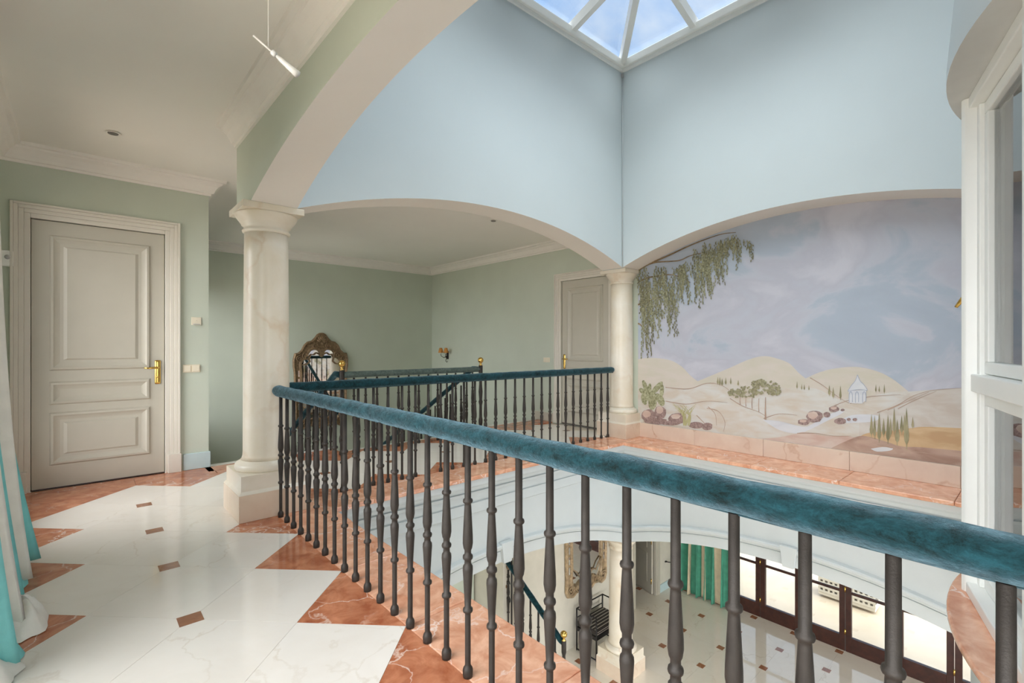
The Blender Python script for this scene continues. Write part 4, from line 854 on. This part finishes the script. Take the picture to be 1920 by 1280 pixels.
# willow: boughs and hanging twigs of leaves (crop scale of the top left corner)
KW = lambda x, y: (40+x/4.5696, 80+y/4.5696)   # to the frame used above (pixels of the 1200,420 region)
def KWp(x, y): px, py = 1200+x/4.5696, 420+y/4.5696; return ((px-1160)*2.0647, (py-340)*2.0647)
boughs = [[(-20, 400), (60, 350), (150, 325), (330, 312), (430, 270), (560, 240)], [(100, 330), (260, 260), (420, 185), (560, 130), (700, 85), (820, 70)], [(-20, 500), (60, 460), (160, 445), (250, 432), (350, 455), (430, 500)], [(-20, 690), (60, 665), (130, 635), (190, 640)], [(-20, 850), (10, 870), (60, 950)]]
for b_ in boughs: mb = MB(); stroke(mb, [KWp(*p) for p in b_], 3.4, 18, 1.2); mb.build('painted_bough', 'paint_branch', mu)
mb = MB(); mbd = MB()
def strand(x0, y0, ln, mb):
    x_, y_ = x0, y0; dx = R.uniform(-.10, .22); k = 0
    while y_ < y0+ln:
        y_ += R.uniform(9, 15); x_ += dx*12+R.uniform(-2, 2); s_ = R.choice((-1, 1)); l_ = R.uniform(18, 32); w_ = R.uniform(4.2, 7.0)
        p = Vector((x_+s_*3, y_)); q = p+Vector((s_*R.uniform(3, 9), l_)); nrm = Vector((q-p)); nrm = Vector((-nrm.y, nrm.x)).normalized()*w_
        flat(mb, [K7(*KWp(p.x, p.y)), K7(*KWp(*((p+q)/2+nrm))), K7(*KWp(q.x, q.y)), K7(*KWp(*((p+q)/2-nrm)))], 19+R.random()*2)
envelope = [(-10, 380, 1150), (30, 360, 1130), (60, 350, 1060), (95, 470, 900), (130, 340, 880), (165, 330, 920), (195, 320, 640), (225, 450, 860), (260, 450, 890), (290, 330, 900), (315, 340, 650), (350, 300, 560), (385, 300, 640), (420, 300, 520), (460, 200, 620), (500, 180, 600), (535, 170, 640), (570, 150, 560), (605, 140, 470), (640, 130, 500), (670, 110, 460), (700, 100, 290), (735, 100, 370), (775, 80, 220), (805, 60, 270), (830, 60, 330), (880, 110, 220), (925, 110, 230), (945, 130, 290)]
for x_, y0, y1 in envelope:
    for k in range(R.choice((3, 4, 6, 7))):
        strand(x_+R.uniform(-20, 20), y0+R.uniform(-10, 30)+k*(y1-y0)*.05, (y1-y0)*R.uniform(.35, .95)-20, mbd if k % 2 else mb)
lv = mb.build('painted_willow_leaves', 'paint_leaf', mu); lv['kind'] = 'stuff'
lv = mbd.build('painted_willow_leaves', 'paint_leaf_dark', mu); lv['kind'] = 'stuff'
# ------------------------------------------------------------------ lower level
mb = MB(); mb.box(-1.2, 8.85, -3.2, VK+.15, ZL-.2, ZL-.02)
lf = struct(mb.build('floor_lower', 'grout'), 'polished beige stone floor of the room below', 'floor')
TS = .63; tme = None
for i in range(2, 14):
    for j in range(0, 14):
        x0, y0 = .498+i*TS-.315+.315, -1.607+j*TS
        if x0 > 8.75 or y0 > 6.5: continue
        x1, y1 = min(x0+TS, 8.86), y0+TS
        if x1-x0 == TS:
            if tme is None: tme, _ = tile_mesh('stone_tile', [(-TS/2, -TS/2), (TS/2, -TS/2), (TS/2, TS/2), (-TS/2, TS/2)], 'lower_tile')
            o_ = link('stone_tile', tme, lf); o_.location = (x0+TS/2, y0+TS/2, ZL)
        else:
            me, c = tile_mesh('stone_tile', [(x0, y0), (x1, y0), (x1, y1), (x0, y1)], 'lower_tile'); o_ = link('stone_tile', me, lf); o_.location = (c[0], c[1], ZL)
        o_ = link('inlay_tile', inl, lf); o_.location = (x0, y0, ZL+.0006); o_.rotation_euler = (0, 0, 0)
mb = MB()
mb.box(-1.2, .88, VK, VK+.15, ZL-.02, -.3); mb.box(UW+.2, 8.85, VK, VK+.15, ZL-.02, -.3); mb.box(-1.35, -1.2, 3.6, VK+.15, ZL-.02, -.3); mb.box(-1.35, -1.2, -3.2, -2.6, ZL-.02, -.3); mb.box(-1.35, -1.2, -2.6, 3.6, ZL-.02, ZL+.1); mb.box(-1.35, -1.2, -2.6, 3.6, -.6, -.3)
mb.box(-1.2, 1.2, -3.35, -3.2, ZL-.02, -.3); mb.box(7.6, 8.85, -3.35, -3.2, ZL-.02, -.3); mb.box(1.2, 7.6, -3.35, -3.2, ZL-.02, ZL+.1); mb.box(1.2, 7.6, -3.35, -3.2, -.6, -.3)
struct(mb.build('wall_lower_outer', 'wall_cream'), 'cream outer walls of the room below', 'wall')
mb = MB(); mb.box(4.56, 7.38, 4.97, 5.1, ZL-.02, -.3); mb.box(8.10, 8.85, 4.97, 5.1, ZL-.02, -.3); mb.box(7.38, 8.10, 4.97, 5.1, ZL+2.1, -.3)
struct(mb.build('wall_lower_mirror', 'wall_cream'), 'cream lower wall behind the bench and the pale gold mirror', 'wall')
mb = MB(); mb.box(1.03, 4.36, 5.72, 5.8, ZL-.02, -.31)
struct(MB().box(4.40, 4.56, 5.10, 5.8, ZL-.02, -.31).build('wall_lower_return', 'wall_cream'), 'short cream return wall beside the lower stair rail', 'wall')
struct(mb.build('wall_lower_stair', 'wall_green'), 'green lower wall left of the middle stair flight', 'wall')
mb = MB(); mb.box(-1.35, 1.0, -3.35, VK+.1, -.34, -.31); mb.box(1.0, 2.4, VB, 6.1, -.34, -.31); mb.box(4.4, 6.1, VB, 6.1, -.34, -.31); mb.box(6.0, 9.0, -3.35, VK+.1, -.34, -.31); mb.box(1.0, 6.1, -3.35, VR, -.34, -.31)
struct(mb.build('ceiling_lower', 'ceiling_paint'), 'white ceiling of the room below', 'ceiling')
mb = MB(); mb.box(8.78, 8.9, 4.04, VK, ZL-.02, -.3); mb.box(8.78, 8.9, -3.2, -.5, ZL-.02, -.3); mb.box(8.78, 8.9, -.5, 4.04, -.99, -.3)
struct(mb.build('wall_lower_garden', 'wall_cream'), 'cream lower wall with the dark garden doors', 'wall')
for nm, lab, ax, c_, a0, a1 in (('window_added_6', 'unseen wide lower window added for daylight under the hall side', 'v', -1.28, -2.6, 3.6), ('window_added_7', 'unseen wide lower window added for daylight under the bay room', 'u', -3.28, 1.2, 7.6)):  # lower windows added out of view to brighten the floor below
    wt = sthing(nm, lab, 'window'); nseg = 5
    for k in range(nseg+1):
        a = a0+(a1-a0-.06)*k/nseg; (MB().box(c_-.03, c_+.03, a, a+.06, ZL+.1, -.6) if ax == 'v' else MB().box(a, a+.06, c_-.03, c_+.03, ZL+.1, -.6)).build('window_frame', 'window_paint', wt)
    for k in range(nseg):
        p_ = a0+(a1-a0-.06)*k/nseg+.06; q_ = a0+(a1-a0-.06)*(k+1)/nseg; (MB().box(c_-.003, c_+.003, p_, q_, ZL+.1, -.6) if ax == 'v' else MB().box(p_, q_, c_-.003, c_+.003, ZL+.1, -.6)).build('pane', 'roof_glass', wt)
struct(MB().box(-2.2, UL-.15, -3.4, VD, -.2, -.06).build('floor_bounce_slab', 'bounce_slab_stone'), 'unseen pale slab added outside the hall windows to bounce daylight inside', 'bounce slab')  # unseen slab added to reflect daylight onto the hall ceiling
# open cream door downstairs
d3 = sthing('door_3', 'open cream panelled door downstairs behind the column', 'door', (8.06, 5.0, ZL))
mb = MB(); mb.box(.0, .05, -.05, .0, 0, 2.1); mb.box(.05, .13, -.06, .0, 0, 2.16); mb.box(-.72, -.66, -.05, 0, 0, 2.1); bevel(mb.build('door_frame', 'door_paint', d3), .004)
lf3 = MB(); lf3.box(-.03, .012, .0, .66, .01, 2.08); lf3 = bevel(lf3.build('leaf', 'door_paint', d3), .003); lf3.location = (-.0, .02, 0); lf3.rotation_euler = (0, 0, -.30)
for z0, z1 in ((.2, .75), (.85, 1.95)): bevel(MB().box(-.04, -.028, .12, .54, z0, z1).build('panel', 'door_paint', lf3), .008)
for z_ in (.25, 1.0, 1.8): MB().lathe([(.010, -.05), (.010, .05)], (-.035, .0, z_), 8).build('hinge', 'brass', lf3)
skl = struct(bevel(MB().box(8.2, 8.78, 4.95, 4.97, ZL, ZL+.15).build('baseboard_lower', 'skirting_blue'), .004), 'pale blue skirting downstairs between door and green curtain', 'skirting board')
# folding garden doors
gd = sthing('door_4', 'dark wooden folding glass doors to the terrace downstairs', 'door', (8.80, 3.36, ZL))
pw = .622
for k in range(-1, 6):
    y1 = -pw*k; y0 = y1-pw
    mb = MB(); a, b = y0+.004, y1-.004
    mb.box(-.03, .03, a, a+.075, .0, 2.4); mb.box(-.03, .03, b-.075, b, 0, 2.4); mb.box(-.03, .03, a+.075, b-.075, 0, .23); mb.box(-.03, .03, a+.075, b-.075, 2.3, 2.4); mb.box(-.015, .015, a+.075, b-.075, .885, .925); mb.box(-.015, .015, a+.075, b-.075, 1.6, 1.64)
    lf_ = bevel(mb.build('door_leaf', 'dark_wood', gd), .004)
    for q0, q1 in ((.23, .885), (.925, 1.6), (1.64, 2.3)): MB().box(-.004, .004, a+.075, b-.075, q0, q1).build('pane', 'door_glass', lf_)
    for z_ in (.3, .95, 2.1): MB().lathe([(.012, -.04), (.012, .04)], (-.035, y0, z_), 8).build('hinge', 'brass', lf_)
mb = MB(); mb.box(-.05, .05, pw, pw+.06, 0, 2.4); mb.box(-.05, .05, -pw*6-.1, -pw*6, 0, 2.4); bevel(mb.build('door_frame', 'dark_wood', gd), .004)
# green striped curtain downstairs
c2 = thing('curtain', 'green and straw striped curtain hanging downstairs beside the garden doors', 'curtain', (8.6, 4.28, ZL))
curtain_strips(c2, 11, -.48, .50, .02, 2.4, 0, .045, 6.3, .02, ['green_cloth', 'green_cloth', 'straw_cloth'], seed=9, sgn=-1)
# bench with striped cushion
be = thing('bench', 'black iron bench with dark striped seat below the pale gold mirror', 'bench', (6.04, 4.70, ZL))
bx, by = .32, .19
for sx in (-1, 1):
    for sy in (-1, 1): MB().tube([(sx*bx, sy*by, 0), (sx*bx, sy*by, .64)], .012, 8).build('post', 'black_iron', be)
    MB().tube([(sx*bx, -by, .64), (sx*bx, by, .64)], .010, 8).build('arm_rail', 'black_iron', be); MB().tube([(sx*bx, -by, .02), (sx*bx, by, .02)], .010, 8).build('foot_rail', 'black_iron', be)
    MB().ball((sx*bx, -by, .42), .02, 10).build('knob', 'black_iron', be)
MB().tube([(-bx, by, .64), (bx, by, .64)], .010, 8).build('back_rail', 'black_iron', be)
MB().tube([(-bx, by, .5), (bx, by, .5)], .008, 8).build('back_rail', 'black_iron', be)
bevel(MB().box(-bx, bx, -by, by, .30, .36).build('seat_frame', 'black_iron', be), .004)
cu3 = bevel(MB().box(-bx+.01, bx-.01, -by+.0, by-.0, .36, .45).build('cushion', 'dark_fabric', be), .02, 3)
for k in range(6): MB().box(-bx+.012, bx-.012, -by+.03+k*.058, -by+.045+k*.058, .4495, .4515).build('stripe', 'pale_stripe', cu3)
for k in range(2): MB().box(-bx+.012, bx-.012, -by-.002, -by+.001, .385+k*.03, .395+k*.03).build('stripe', 'pale_stripe', cu3)
# terrace outside
tr = MB(); tr.box(8.9, 40, -25, 25, ZL-.12, ZL-.03); struct(tr.build('ground_terrace', 'terrace_stone'), 'sunlit beige stone terrace beyond the garden doors', 'terrace')
mb = MB(); mb.box(-60, -1.36, -60, 60, ZL-.3, ZL-.2); mb.box(-1.36, 40, -60, -25, ZL-.3, ZL-.2); struct(mb.build('ground_garden', 'terrace_stone'), 'pale ground around the house', 'ground')
pt = thing('planter', 'white lattice planter box standing on the terrace', 'planter', (10.6, 2.5, ZL-.03))
bevel(MB().box(-.20, .20, -.44, .44, .04, .10).build('base', 'planter_white', pt), .01); MB().box(-.17, .17, -.41, .41, .10, .50).build('liner', 'planter_dark', pt)
for k in range(12): MB().box(-.20, -.175, -.44+k*.077, -.44+k*.077+.034, .10, .52).build('lattice_upright', 'planter_white', pt)
for k in range(6): MB().box(-.205, -.18, -.44, .44, .10+k*.078, .10+k*.078+.034).build('lattice_bar', 'planter_white', pt)
bevel(MB().box(-.22, .22, -.46, .46, .52, .56).build('rim', 'planter_white', pt), .006)
